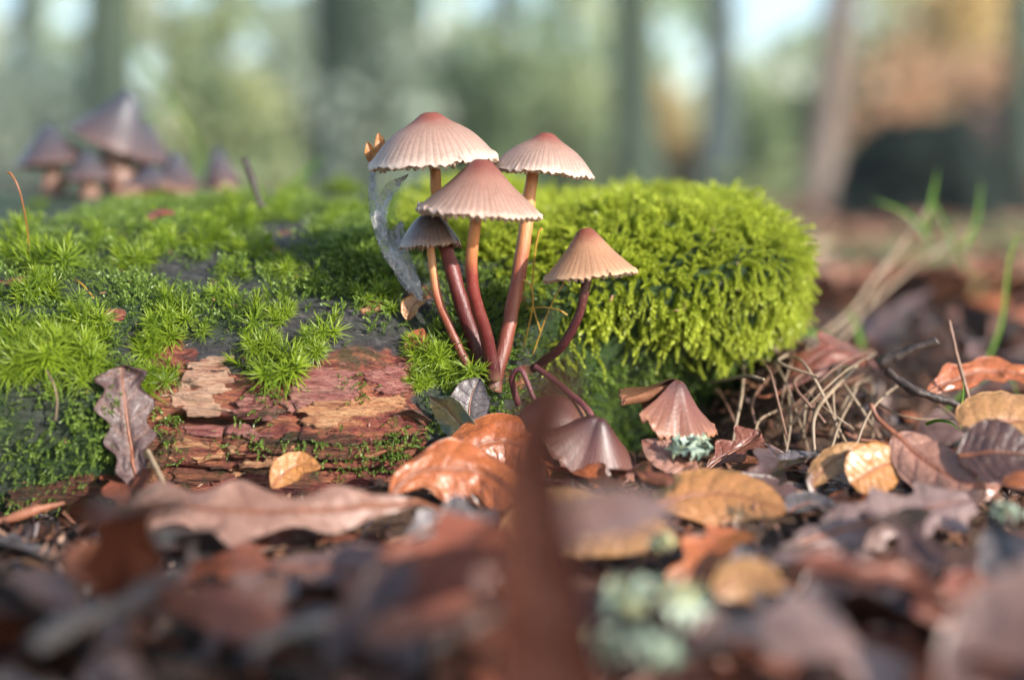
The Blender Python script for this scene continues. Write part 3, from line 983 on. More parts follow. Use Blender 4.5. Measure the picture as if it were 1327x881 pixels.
# pixel positions below are photograph pixels with a depth of their own
mushroom('tallest mushroom with wide lilac-brown cap at top of the cluster', P(562, 208, 32.4), 1.52, 1.10, (-0.07, -0.07, 1),
         S((628, 486, 32.2), (618, 452, 32.2), (600, 400, 32.2), (584, 345, 32.3), (574, 300, 32.4), (566, 250, 32.4), (562, 200, 32.4)),
         [.21, .19, .18, .17, .145, .13, .12], CAPM, STEM_R, 1, GILL, prof=PROF)
mushroom('pale mushroom behind with cap furthest right of the three tall ones', P(704, 222, 33.0), 1.20, 0.90, (0.10, -0.05, 1),
         S((640, 508, 32.0), (645, 480, 32.1), (655, 440, 32.3), (666, 390, 32.6), (676, 330, 32.8), (684, 270, 32.9), (693, 210, 33.0)),
         [.19, .17, .17, .175, .17, .16, .13], CAPM, STEM_O, 2, prof=PROF, wav=0.06)
mushroom('mushroom in front with broad pink-brown cap below the tallest one', P(621, 274, 31.2), 1.39, 1.16, (0.06, -0.03, 1),
         S((640, 492, 31.9), (637, 465, 31.8), (628, 428, 31.6), (615, 385, 31.4), (610, 345, 31.3), (615, 300, 31.2), (621, 262, 31.2)),
         [.17, .16, .15, .14, .135, .13, .12], CAPM2, STEM_R, 3, prof=PROF_BELL)
mushroom('small grey-brown mushroom tucked under the left of the front cap', P(557, 318, 31.9), 0.71, 0.72, (-0.03, 0.06, 1),
         S((606, 478, 31.9), (600, 462, 31.9), (584, 428, 31.9), (569, 390, 31.9), (561, 350, 31.9), (557, 310, 31.9)),
         [.11, .105, .10, .10, .095, .085], CAPM4, STEM_O, 4, prof=PROF_DOME, K=40, teeth=.14, wav=.09)
mushroom('lone tan mushroom with pointed bell cap and dark curved stem', P(765, 358, 31.6), 1.06, 1.10, (-0.10, 0.02, 1),
         S((690, 478, 32.6), (706, 467, 32.3), (727, 450, 31.9), (745, 420, 31.7), (756, 388, 31.6), (762, 350, 31.6)),
         [.10, .10, .105, .105, .105, .11], CAPM5, STEM_D, 5, prof=PROF_BELL, K=42, wav=.07)

# collapsed, wilted caps by the log foot
def wilt6(q, RR, TH):
    q = q.copy()
    c = np.cos(TH - math.pi)                          # towards the photo's left
    flap = sstep(0.25, 0.9, c)
    q[..., 2] += flap * RR ** 1.2 * 0.50
    q[..., 0] -= flap * RR * 0.28
    fold = np.cos(7 * TH + 1.0) * RR ** 2 * 0.07 * (1 - flap)
    q[..., 0] += fold * np.cos(TH); q[..., 1] += fold * np.sin(TH)
    return q
def notch6(th):
    d = (th - math.radians(215) + math.pi) % (2 * math.pi) - math.pi
    return np.abs(d) > 0.24
mushroom('wilted red-brown mushroom with torn splayed cap beside the lichen flakes', P(868, 551, 30.9), 0.95, 1.05, (0.16, -0.12, 1),
         S((872, 600, 31.2), (870, 575, 31.1), (862, 540, 31.0), (853, 505, 30.95)), [.10, .10, .10, .09], CAPW, STEM_P, 6,
         gmat=GILLD, prof=PROF_BELL, K=34, teeth=.2, wav=.14, deform=wilt6, keep=notch6)
def wilt7(q, RR, TH):
    q = q.copy()
    c = np.cos(TH - math.radians(165))
    flap = sstep(0.2, 0.9, c)
    q[..., 2] += flap * RR ** 1.2 * 0.75
    q[..., 0] -= flap * RR * 0.35
    return q
mushroom('fallen wet brown mushroom cap half hidden behind the blurred upright leaf', P(772, 602, 30.2), 0.95, 1.12, (0.06, -0.28, 1),
         S((692, 474, 31.4), (715, 490, 31.2), (742, 512, 30.8), (762, 532, 30.3), (772, 552, 30.1)), [.065, .07, .07, .07, .06], CAPP, STEM_P, 7,
         gmat=GILLD, prof=PROF_BELL, K=40, teeth=.15, wav=.10, deform=wilt7)
mushroom('fallen brown mushroom with looped plum stem at the cluster foot', P(712, 545, 30.6), 0.82, 0.55, (-0.25, -0.45, 1),
         S((672, 525, 31.4), (664, 495, 31.3), (667, 482, 31.2), (676, 480, 31.1), (683, 492, 31.0), (689, 510, 30.9), (695, 525, 30.8)), [.07, .07, .065, .06, .055, .055, .05], CAPP, STEM_P, 8,
         gmat=GILLD, prof=PROF_DOME, K=40, teeth=.12, wav=.12)

# blurred mushrooms on the back of the log
BG = 'blurred mushrooms at the back of the log'
def far_mush(label, cx, cy, Y, Rpx, Hpx, axis, base, srad, seed, prof=PROF_BELL):
    k = Y / FPX
    mushroom(label, P(cx, cy + 5, Y), Rpx * k * 1.12, Hpx * k * 1.12, axis, S((base[0], base[1], Y), ((base[0] + cx) / 2, (base[1] + cy) / 2 + 4, Y), (cx, cy - 1, Y)),
             [srad * 1.5, srad * 1.4, srad * 1.25], CAPB, STEM_B, seed, gmat=GILLD, group=BG, prof=prof, K=30, per=4, wav=.06)
far_mush('blurred blue-grey mushroom furthest left on the back of the log', 68, 206, 48.5, 44, 44, (-.1, 0, 1), (70, 258), .28, 11)
far_mush('largest blurred mushroom with tall leaning dark cap behind the log', 146, 180, 49.0, 50, 64, (.42, -.1, 1), (160, 254), .36, 12)
far_mush('blurred reddish mushroom tucked right behind the largest blurred one', 186, 202, 50.0, 36, 44, (.1, 0, 1), (184, 254), .26, 13)
far_mush('blurred small mushroom with blue tip right of the larger blurred ones', 228, 236, 48.0, 30, 40, (0, 0, 1), (230, 258), .22, 14)
far_mush('blurred pale mushroom standing alone left of the upright dark twig', 287, 230, 50.0, 24, 40, (-.1, 0, 1), (288, 256), .34, 15)
far_mush('blurred low mushroom squeezed between the leftmost and the largest', 116, 226, 47.5, 30, 32, (-.05, 0, 1), (116, 260), .24, 17)
far_mush('blurred low red-brown mushroom under the largest blurred cap', 196, 238, 47.0, 34, 26, (.05, 0, 1), (196, 260), .24, 16)

# ------------------------------------------------------------------ leaves
def w_oak(nl=4.0, depth=.28, ph=0.0):
    def fn(t):
        b = np.clip(t, 0, 1) ** 0.75 * np.clip(1 - t, 0, 1) ** 0.36 * 1.62
        return b * (1 - depth + depth * np.cos(2 * math.pi * (nl * t + ph)) * sstep(.06, .3, t))
    return fn
def w_oval(t):
    return np.sin(math.pi * np.clip(t, 0, 1) ** 0.92) ** 0.75
def w_lance(t):
    return np.clip(t, 0, 1) ** .6 * np.clip(1 - t, 0, 1) ** .8 * 1.95
def w_round(t):
    return np.sqrt(np.clip(1 - (2 * t - 1) ** 2, 0, 1))

def leaf_geo(spine, width, outline, roll=0.0, cup=(0.2, 0.2), crinkle=0.05, seed=0, nu=56, nv=25, up=(0, 0, 1), veins=7, thick=0.014, edge=0.03):
    """blade as a closed thin sheet. roll: list of degrees along the blade; cup: bend of the two halves (radians)"""
    sp = spline(spine, nu)
    t = np.linspace(0.0, 1.0, nu)
    tan = norm(np.gradient(sp, axis=0))
    up = np.asarray(up, float)
    nrm0 = norm(up - tan * (tan @ up)[:, None])
    side0 = np.cross(tan, nrm0)
    rl = np.radians(np.interp(t, np.linspace(0, 1, len(np.atleast_1d(roll))), np.atleast_1d(roll)))
    side = side0 * np.cos(rl)[:, None] + nrm0 * np.sin(rl)[:, None]
    nrm = np.cross(side, tan)
    s = np.linspace(-1, 1, nv)
    s = np.sign(s) * np.abs(s) ** 0.9
    Tt, Ss = np.meshgrid(t, s, indexing='ij')
    L = np.sum(np.linalg.norm(np.diff(sp, axis=0), axis=1))
    wv = width * np.maximum(outline(Tt), 0.012)
    ej = fbm(np.stack([Tt * 16, np.sign(Ss) * 5, Tt * 0 + seed], -1), 3)
    wv = wv * (1 + edge * 2.5 * ej * np.abs(Ss) ** 2)
    cu = np.where(Ss < 0, cup[0], cup[1])
    cu = np.where(np.abs(cu) < 1e-3, 1e-3, cu)
    ang = np.abs(Ss) * cu
    lx = np.sign(Ss) * wv * np.sin(ang) / cu
    lz = wv * (1 - np.cos(ang)) / cu
    # veins: midrib and side veins sweeping to the tip
    vt = (Tt - 0.42 * np.abs(Ss) * width / L) * veins + 0.22 * fbm(np.stack([Tt * 5, Ss * 2.2, Tt * 0 + seed], -1), 2) + 0.35 * (Ss > 0)
    vd = np.abs(vt - np.round(vt))
    sv = np.exp(-(vd / 0.06) ** 2) * (np.abs(Ss) < .93) * (1 - 0.5 * np.abs(Ss))
    mid = np.exp(-(np.abs(Ss) * wv / (0.05 * width + 0.02)) ** 2)
    vein = np.clip(np.maximum(sv * .8, mid), 0, 1)
    puff = 0.013 * width * (1 - np.exp(-(vd / 0.22) ** 2)) * np.abs(Ss) ** .5
    q = np.stack([Tt * L * 1.1 + seed * 3.1, Ss * width * 1.1, Tt * 0 + seed], -1)
    z = lz + puff - 0.02 * vein * width + crinkle * width * 2.0 * fbm(q * 0.9, 3) * (0.3 + np.abs(Ss)) + crinkle * .8 * fbm(q * 2.8 + 4, 2)
    V = sp[:, None] + side[:, None] * lx[..., None] + nrm[:, None] * z[..., None]
    N = grid_normals(V)
    Vb = V - N * thick * (1 - 0.4 * np.abs(Ss)[..., None])
    n0 = nu * nv
    f = grid_faces(nu, nv); fb = f[:, ::-1] + n0
    i = np.arange(nu - 1); j = np.arange(nv - 1)
    rim = [np.stack([i * nv, i * nv + n0, (i + 1) * nv + n0, (i + 1) * nv], 1),
           np.stack([i * nv + nv - 1, (i + 1) * nv + nv - 1, (i + 1) * nv + nv - 1 + n0, i * nv + nv - 1 + n0], 1),
           np.stack([j, j + 1, j + 1 + n0, j + n0], 1),
           np.stack([(nu - 1) * nv + j, (nu - 1) * nv + j + n0, (nu - 1) * nv + j + 1 + n0, (nu - 1) * nv + j + 1], 1)]
    F = np.concatenate([f, fb] + rim)
    return np.concatenate([V.reshape(-1, 3), Vb.reshape(-1, 3)]), F, np.concatenate([vein.ravel()] * 2), V[:, nv // 2] - N[:, nv // 2] * thick * .5

def leaf(label, spine, width, mat, outline=None, stalk=None, group=None, name='fallen_leaf', cat='leaf', smat=None, srad=(.035, .05), **kw):
    v, f, ve, sp = leaf_geo(spine, width, outline or w_oak(), **kw)
    base = np.asarray(spine[0], float)
    t = thing(name, base, label, cat, group)
    bl = part('blade', t, v, [f], LM[mat] if isinstance(mat, str) else mat, {'vein': ve})
    v, f, _ = tube(sp[1:-2], [.045 * width + .008, .03 * width + .006, .008], 6)
    part('midrib', bl, v, f, smat or STALK)
    if stalk is not None:
        pts = list(stalk) + [sp[0], sp[3]]
        v, f, _ = tube(spline(pts, 18), [srad[0], srad[0] * .8, srad[1], srad[1]], 8)
        part('stalk', t, v, f, smat or STALK)
    return t

# --- named leaves
leaf('large pinkish oak leaf lying along the foot of the log', S((545, 650, 26.4), (470, 655, 26.0), (380, 662, 25.8), (280, 660, 25.9), (200, 652, 26.2), (145, 668, 26.0)), 0.88, 'pink',
     w_oak(3.5, .25, .1), roll=[0, 8, -8, -4, -14, -40], cup=(-0.25, -0.45), crinkle=.05, edge=.05, seed=1, up=(0, -.85, .55), stalk=S((585, 668, 27.2)))
leaf('rust-coloured oak leaf underneath the large pinkish leaf', S((540, 712, 26.6), (430, 716, 26.5), (320, 716, 26.5), (180, 706, 26.6)), 0.72, 'red',
     w_oak(3.0, .2, .4), roll=[0, 5], cup=(.3, .5), seed=2, up=(0, -.8, .6))
leaf('bright orange-brown curled leaf at the foot of the mushroom cluster', S((505, 640, 27.6), (540, 612, 28.0), (585, 608, 28.2), (630, 615, 28.2), (668, 645, 27.6)), 1.05, 'orange',
     w_oak(1.8, .22, .1), up=(0, -.85, .5), roll=[0, 5], cup=(-.5, -.5), crinkle=.10, seed=3)
leaf('glossy orange leaf hump between the mushroom stems and the blurred upright leaf', S((580, 610, 29.4), (615, 580, 29.8), (650, 572, 30.0), (685, 585, 29.8), (712, 620, 29.2)), 0.80, 'orange',
     w_oval, up=(0, -.85, .5), roll=[0], cup=(-.7, -.5), crinkle=.09, seed=4)
leaf('yellow and green mottled leaf leaning on the dark leaf under the mushrooms', S((625, 580, 30.3), (600, 553, 30.6), (578, 530, 30.9), (556, 514, 31.0)), 0.48, 'green',
     w_oval, roll=[40, 45, 50], cup=(.2, .3), crinkle=.05, seed=5, up=(0, -1, .3))
leaf('dark slate leaf standing upright at the foot of the mushroom stems', S((612, 565, 31.0), (608, 535, 31.1), (612, 510, 31.2), (622, 490, 31.3)), 0.46, 'slate',
     w_oval, roll=[0, 5], cup=(.3, .3), crinkle=.05, seed=6, up=(0, -1, .2))
leaf('dark brown dry leaf standing against the log face', S((182, 640, 29.2), (172, 600, 29.5), (166, 555, 29.8), (160, 505, 30.0), (156, 474, 30.2)), 0.82, 'dry',
     w_oak(4.4, .20, .15), roll=[18, 5, -12, 10], cup=(.7, -.5), crinkle=.10, seed=7, up=(0, -1, .25), stalk=S((192, 668, 28.9)))
leaf('small amber round leaf propped on the log foot behind the pinkish leaf', S((352, 632, 29.2), (368, 612, 29.5), (390, 602, 29.7), (416, 606, 29.6)), 0.33, 'amber',
     w_oval, roll=[-55, -55], cup=(.15, .4), crinkle=.03, seed=8)
leaf('tan oval leaf with green mould lying right of the fallen cap', S((850, 655, 27.2), (900, 640, 27.6), (960, 642, 27.6), (1020, 664, 27.0)), 0.85, 'mould',
     w_oval, up=(0, -.55, .85), roll=[0], cup=(-.35, -.4), crinkle=.04, seed=9, stalk=S((815, 668, 26.8)))
leaf('brown leaf lying behind the mouldy tan leaf', S((900, 620, 29.0), (950, 612, 29.3), (1010, 625, 29.0), (1060, 648, 28.4)), 0.6, 'tan',
     w_oval, roll=[-6, -8], cup=(-.4, -.3), crinkle=.05, seed=10)
leaf('pale grey-pink toothed oak leaf lying flat on the right', S((1010, 712, 25.0), (1070, 692, 25.4), (1140, 672, 25.9), (1205, 656, 26.4), (1262, 646, 26.8)), 1.0, 'grey',
     w_oak(4.6, .20, .2), up=(0, -.55, .85), roll=[0], cup=(-.35, -.3), crinkle=.05, seed=11, edge=.08, stalk=S((960, 728, 24.6)))
leaf('veined brown leaf with raised red stalk curling up on the right', S((1160, 560, 29.0), (1185, 585, 28.7), (1220, 610, 28.2), (1262, 628, 27.7), (1298, 628, 27.8)), 0.78, 'veined',
     w_lance, up=(-.1, -.75, .65), roll=[5, 0], cup=(-.2, -.7), crinkle=.05, seed=12, stalk=S((1128, 523, 29.3), (1138, 542, 29.2)), srad=(.05, .06), veins=6)
leaf('olive tan leaf with twisted pale edge left of the veined leaf', S((1046, 630, 28.6), (1075, 600, 28.9), (1100, 588, 29.1), (1150, 582, 29.3)), 0.42, 'tan',
     w_lance, up=(0, -.7, .7), roll=[0, -10, -50], cup=(-.5, .4), crinkle=.05, seed=13)
leaf('round orange leaf hanging under the veined leaf', S((1168, 598, 28.9), (1140, 604, 28.6), (1118, 616, 28.4), (1102, 626, 28.3)), 0.55, 'amber',
     w_round, up=(0, -.9, .4), roll=[0], cup=(.3, .3), crinkle=.03, seed=14)
leaf('broad pale brown leaf with dark underside at the right photo edge', S((1250, 560, 28.6), (1290, 545, 29.0), (1340, 548, 29.0), (1400, 560, 28.6)), 0.95, 'tan',
     w_oval, up=(0, -.7, .7), roll=[0], cup=(-.5, -.2), crinkle=.05, seed=15)
leaf('dark leaf folded below the broad pale one at the right edge', S((1240, 590, 28.2), (1290, 585, 28.0), (1350, 590, 27.9)), 0.75, 'dark',
     w_oval, up=(0, -.7, .7), roll=[0], cup=(.3, .3), crinkle=.05, seed=16)
leaf('small fiery orange leaf tip at the right edge above the oak leaf', S((1298, 622, 27.2), (1320, 622, 27.0), (1350, 628, 26.8)), 0.30, 'orange',
     w_oval, roll=[-20], cup=(.2, .2), crinkle=.03, seed=17)
leaf('rusty leaf standing in the hollow behind the lichen flakes', S((915, 610, 31.2), (940, 590, 31.5), (965, 575, 31.8), (985, 560, 32)), 0.65, 'red',
     w_oak(2.5, .3), roll=[30, 35], cup=(.2, .2), crinkle=.06, seed=18, up=(0, -1, .3))
leaf('small pointed orange leaf under the wilted torn mushroom', S((905, 612, 29.4), (880, 598, 29.6), (856, 585, 29.8), (832, 570, 30.1)), 0.42, 'veined',
     w_oval, roll=[25, 30], cup=(-.3, .3), crinkle=.05, seed=19)
leaf('silvery leaf tip poking from litter left of the olive leaf', S((990, 605, 30.0), (1020, 596, 30.2), (1060, 588, 30.5)), 0.4, 'slate',
     w_oak(3, .2), roll=[-10], cup=(.2, .2), crinkle=.06, seed=20)
leaf('dark mouldy leaf scrap between mouldy tan leaf and grey oak leaf', S((1020, 662, 27.2), (1050, 650, 27.6), (1085, 655, 27.6)), 0.4, 'slate',
     w_oval, roll=[-15], cup=(.3, .1), crinkle=.08, seed=21)
# blurred front row
leaf('blurred maroon leaf standing upright close to the lens', S((722, 1060, 14.2), (718, 920, 14.3), (704, 790, 14.5), (686, 690, 14.7), (692, 595, 14.8), (714, 515, 14.8), (732, 455, 14.8)), 0.90, 'maroon',
     lambda t: np.clip(1.0 - 0.84 * t ** .75, 0, 1) * np.clip((1.02 - t) * 5, 0, 1) ** .5, roll=[0, 14, -12, 18, 25], cup=(.8, .5), crinkle=.09, seed=30, up=(0, -1, .1), nu=70)
leaf('blurred lilac-brown leaf sloping right from the upright maroon leaf', S((700, 700, 17.0), (760, 668, 18.0), (820, 650, 19.0), (880, 655, 20.0)), 0.5, 'lilac',
     w_oval, up=(0, -.7, .7), roll=[0], cup=(-.4, -.3), crinkle=.05, seed=31)
leaf('long red-lilac leaf in front of the pinkish oak leaf', S((350, 735, 23.6), (430, 735, 23.4), (530, 735, 23.2), (650, 745, 23.0)), 0.72, 'lilac',
     w_oak(2.5, .15), up=(0, -.7, .7), roll=[0], cup=(-.3, .2), crinkle=.06, seed=32)
leaf('bluish folded leaf with pale ridges under the orange curled leaf', S((520, 700, 24.4), (560, 680, 24.8), (600, 674, 24.9), (640, 690, 24.6)), 0.6, 'slate',
     w_oak(3.4, .25), up=(0, -.7, .7), roll=[0], cup=(.3, .3), crinkle=.12, seed=33)
leaf('blurred reddish leaf at the lower left photo edge', S((-30, 800, 22.0), (20, 780, 22.4), (60, 775, 22.6), (110, 790, 22.4)), 0.65, 'pink',
     w_oval, up=(0, -.7, .7), roll=[0], cup=(-.3, -.3), crinkle=.06, seed=34)
leaf('blurred orange leaf scrap left of the pale blurred twig top', S((80, 740, 22.6), (115, 730, 22.8), (150, 735, 22.8)), 0.45, 'orange',
     w_oval, roll=[-40], cup=(.3, .3), crinkle=.08, seed=35)
leaf('blurred grey-lilac leaf between the two blurred twigs', S((270, 860, 20.6), (300, 810, 21.6), (335, 770, 22.4), (372, 742, 23.2)), 0.72, 'lilac',
     w_oak(2.6, .2), roll=[-10, -15], cup=(.3, .2), crinkle=.10, seed=36)
leaf('blurred long rust leaf along the bottom right', S((860, 850, 20.4), (960, 840, 20.6), (1080, 845, 20.5), (1230, 865, 20.2)), 0.65, 'red',
     w_oak(2.4, .12), up=(0, -.7, .7), roll=[0], cup=(-.3, -.2), crinkle=.06, seed=37)
leaf('blurred slate-grey leaf above the long rust leaf at bottom right', S((1010, 800, 22.0), (1070, 780, 22.4), (1130, 775, 22.5), (1195, 785, 22.3)), 0.6, 'slate',
     w_oak(3, .18), up=(0, -.7, .7), roll=[0], cup=(-.2, .2), crinkle=.09, seed=38)
leaf('blurred pale orange leaf tip above the slate-grey leaf', S((925, 770, 22.0), (955, 750, 22.3), (985, 748, 22.3), (1015, 765, 22)), 0.4, 'tan',
     w_oval, up=(0, -.7, .7), roll=[0], cup=(-.4, -.4), crinkle=.06, seed=39)
leaf('blurred grey-lilac leaf rising at the bottom right corner', S((1250, 960, 16.5), (1290, 880, 17.0), (1330, 800, 17.4), (1390, 720, 17.8)), 0.8, 'lilac',
     w_oval, roll=[-10, -20], cup=(.3, .3), crinkle=.06, seed=40)
leaf('blurred rust leaf left of the bottom right corner leaf', S((1170, 830, 21), (1215, 790, 21.6), (1260, 770, 22), (1320, 770, 22)), 0.7, 'red',
     w_oak(3, .2), roll=[-25], cup=(.3, .2), crinkle=.08, seed=41)
leaf('dim brown leaf in shade under the grey-pink oak leaf', S((1090, 745, 24.0), (1150, 735, 24.2), (1230, 720, 24.4), (1320, 715, 24.2)), 0.8, 'dark',
     w_oak(3, .2), roll=[-14], cup=(-.2, -.2), crinkle=.07, seed=42)
leaf('blurred brown leaf behind the maroon leaf, below the fallen cap', S((640, 690, 24.5), (720, 670, 25), (800, 680, 25), (880, 705, 24.6)), 0.75, 'tan',
     w_oval, up=(0, -.7, .7), roll=[0], cup=(-.3, -.2), crinkle=.06, seed=43)
leaf('rusty curled leaf behind the bare dark branch on the right', S((1200, 510, 33.5), (1240, 490, 34), (1290, 480, 34.4), (1340, 490, 34.2)), 0.75, 'orange',
     w_oak(3, .2), roll=[-35, -30], cup=(.3, .2), crinkle=.08, seed=44)

# --- litter filling the floor between them
FILL = []
fill_geo = []
for k in range(8):
    ol = [w_oak(3.5, .22), w_oval, w_oak(2.8, .3, .3), w_lance][k % 4]
    bend = [0.45, -0.5, 0.8, 0.2][k % 4]
    L = 3.4 + .3 * (k % 3)
    sp = [np.array([0, y * L, bend * math.sin(y * math.pi)]) for y in (0, .33, .66, 1)]
    v, f, ve, _ = leaf_geo(sp, .85 + .08 * (k % 3), ol, roll=[0, 12 - 6 * (k % 4)], cup=(.9 - .45 * (k % 4), .7 - .55 * (k % 3)), crinkle=.07, edge=.06, seed=60 + k, nu=30, nv=15)
    sv, sf, _ = tube(spline([(0, -1.0, .25), (0, -.5, .05), (0, 0.05, 0.0)], 8), [.035, .03, .05], 6)
    fill_geo.append((v, f, ve, sv, sf))
fill_mats = ['red', 'dark', 'lilac', 'slate', 'red', 'slate', 'orange', 'dark', 'maroon', 'grey', 'dark', 'lilac']
mesh_cache = {}
LCOL = {'maroon': 'maroon', 'red': 'red-brown', 'dark': 'dark brown', 'lilac': 'lilac-brown', 'slate': 'slate-grey', 'pink': 'pinkish', 'orange': 'orange', 'tan': 'tan', 'grey': 'pale grey-pink'}
def fill_leaf(x, y, z, s, label, group):
    g = rnd.randrange(8); mt = rnd.choice(fill_mats)
    if (g, mt) not in mesh_cache:
        v, f, ve, sv, sf = fill_geo[g]
        mesh_cache[g, mt] = (make_mesh('blade', v, [f], LM[mt], {'vein': ve}), make_mesh('stalk', sv, sf, STALK))
    mb, ms = mesh_cache[g, mt]
    t = thing('litter_leaf', (x, y, z), label % LCOL[mt], 'leaf', group)
    t.rotation_euler = (rnd.gauss(0, .22 if 22 < y < 31 else .36), rnd.gauss(0, .22 if 22 < y < 31 else .36), rnd.uniform(0, 6.28))
    t.scale = (s, s, s)
    for nm, me in (('blade', mb), ('stalk', ms)):
        c = bpy.data.objects.new(nm, me); COL.objects.link(c); c.parent = t
G_L = 'leaf litter on the forest floor'
for k in range(235):
    y = rnd.uniform(17.8, 31.0)
    x = rnd.uniform(-0.40, 0.40) * y
    if (y > 28.6 and -9.2 < x < 1) or (y > 27.5 and -9.2 < x < -6.5):
        continue
    z = float(ground_h(np.array(x), np.array(y))) + (rnd.uniform(-.6, -.15) if y > 22 else rnd.uniform(-.5, .1))
    where = 'before the log block' if x < -.17 * y else 'before the red wood' if x < -.03 * y else 'near the maroon leaf' if x < .12 * y else 'near the grey-pink leaf'
    far_ = 'blurred at the photo bottom' if y < 21 else 'halfway to the log' if y < 26 else 'close to the log foot'
    fill_leaf(x, y, z, rnd.uniform(.65, 1.0) if y > 22 else rnd.uniform(.75, 1.2), '%s dead leaf ' + where + ', ' + far_, G_L)
for k in range(110):
    y = rnd.uniform(31, 120) if k < 70 else rnd.uniform(36, 60)
    x = rnd.uniform(0.17, 0.42) * y
    z = float(ground_h(np.array(x), np.array(y))) + rnd.uniform(0, .5)
    fill_leaf(x, y, z, rnd.uniform(.7, 1.2), '%s dead leaf right of the log, ' + ('near the dark branch' if y < 45 else 'out of focus behind the straws'), 'leaf litter right of the log')

# crumbs of bark and leaf in the gaps: uncountable
def crumbs(n, xr, yr, smax, name, label, mat):
    parts_ = []
    y = rng.uniform(*yr, n); x = rng.uniform(*xr, n) * y / yr[1] * 1.0
    z = ground_h(x, y)
    base = np.array([[-1, -.6, 0], [1, -.5, .1], [.8, .7, 0], [-.7, .6, .15], [0, 0, .45], [0, 0, -.2]])
    fc = np.array([[0, 1, 4], [1, 2, 4], [2, 3, 4], [3, 0, 4], [1, 0, 5], [2, 1, 5], [3, 2, 5], [0, 3, 5]])
    a = rng.uniform(0, 6.28, n); s = rng.uniform(.3, 1, n) * smax
    V = base[None] * rng.uniform(.5, 1.3, (n, 6, 3))
    V = V * np.stack([s, s * rng.uniform(.2, .7, n), s * .28], -1)[:, None]
    tl = rng.normal(0, .5, n)
    c, d = np.cos(tl)[:, None], np.sin(tl)[:, None]
    vx, vz = V[..., 0] * c - V[..., 2] * d, V[..., 0] * d + V[..., 2] * c
    c, d = np.cos(a)[:, None], np.sin(a)[:, None]
    V = np.stack([vx * c - V[..., 1] * d, vx * d + V[..., 1] * c, vz], -1) + np.stack([x, y, z + .1], -1)[:, None]
    F = fc[None] + (np.arange(n) * 6)[:, None, None]
    o = part(name, None, V.reshape(-1, 3), F.reshape(-1, 3), mat, {'tint': np.repeat(rng.uniform(0, 1, n), 6)}, smooth=False)
    tag(o, label, 'debris', kind='stuff')
def crumb_mat():
    m = M('litter_crumbs')
    c = m.ramp(m.attr('tint'), [(0.0, (0.02, 0.013, 0.012)), (0.4, (0.09, 0.04, 0.028)), (0.7, (0.20, 0.09, 0.05)), (0.9, (0.34, 0.20, 0.13)), (1.0, (0.20, 0.18, 0.19))])
    m.col(c); m.rough(0.4)
    return m.m
CRM = crumb_mat()
crumbs(2600, (5, 19), (33, 60), .5, 'litter_crumbs', 'crumbled bark and leaf scraps right of the log', CRM)
crumbs(5200, (-13, 13), (15, 34), .35, 'litter_crumbs', 'crumbled bark and leaf scraps in the gaps of the litter', CRM)

# ------------------------------------------------------------------ twigs, stalks, grass
TWIG_PALE = simple_mat('twig_pale', (0.09, 0.075, 0.068), (0.24, 0.205, 0.185), 3, .5, .05, (1, 1, 1))
TWIG_DARK = simple_mat('twig_dark', (0.025, 0.018, 0.016), (0.085, 0.06, 0.05), 3, .45, .06)
TWIG_BROWN = simple_mat('twig_brown', (0.12, 0.06, 0.04), (0.26, 0.14, 0.09), 3, .5, .05)
STRAW = simple_mat('dry_straw', (0.15, 0.10, 0.06), (0.34, 0.25, 0.165), 2, .5, .02, (1, 1, .3))
GRASS = simple_mat('grass_green', (0.10, 0.24, 0.025), (0.20, 0.36, 0.05), .6, .4, 0, (1, 1, .3), tr=.4)
RED_STALK = simple_mat('moss_stalk_red', (0.16, 0.035, 0.015), (0.30, 0.12, 0.03), .8, .4, 0)
YEL_STALK = simple_mat('moss_stalk_yellow', (0.38, 0.20, 0.03), (0.55, 0.33, 0.06), 1.0, .4, 0)

def twig(label, pts, rad, mat, name='twig', cat='twig', group=None, knots=True, n=40):
    path = spline(pts, n)
    L = np.sum(np.linalg.norm(np.diff(path, axis=0), axis=1))
    r0 = rad if np.isscalar(rad) else max(rad)
    if knots and r0 > .09:
        rad = np.interp(np.linspace(0, 1, n), np.linspace(0, 1, len(rad)), rad) * (1 + .35 * np.clip(vnoise(path * 2.4 + 3), 0, 1) + .12 * vnoise(path * 6))
    path = path + r0 * .45 * np.stack([vnoise(path * (1.2) + k * 7) for k in range(3)], -1)
    v, f, t = tube(path, rad, 10)
    v = v + (r0 * (.22 if r0 < .09 else .5) * fbm(v * (1.0 / max(r0, .02)) * .35, 2))[:, None] * np.array([1, 0.6, 1])
    o = part(name, None, v, f, mat, base=np.asarray(pts[0], float))
    return tag(o, label, cat, group)

twig('blurred pale twig lying diagonally at the lower left', S((40, 838, 18.2), (100, 805, 18.8), (160, 778, 19.6), (235, 742, 20.8)), [.15, .17, .16, .13], TWIG_PALE)
twig('thin curved tan twig lying below the red-lilac leaf', S((325, 838, 18.4), (375, 815, 18.9), (425, 808, 19.2), (485, 803, 19.5)), [.09, .085, .08, .07], TWIG_PALE)
twig('dark blurred stick crossing behind the maroon leaf', S((560, 840, 17.8), (620, 808, 18.2), (680, 780, 18.8)), [.12, .13, .10], TWIG_DARK)
twig('upright dark twig stub on top of the log', S((338, 268, 39), (330, 240, 39.1), (322, 222, 39.2), (315, 207, 39.3)), [.10, .095, .09, .10], TWIG_DARK)
twig('brown stick lying flat behind the blurred mushrooms stems', S((150, 250, 46), (200, 244, 46.4), (250, 246, 46.6)), [.16, .18, .12], TWIG_BROWN)
twig('short tan stick leaning on the log by the dry leaf', S((215, 634, 28.8), (204, 610, 29.1), (192, 584, 29.5)), [.06, .055, .05], STRAW)
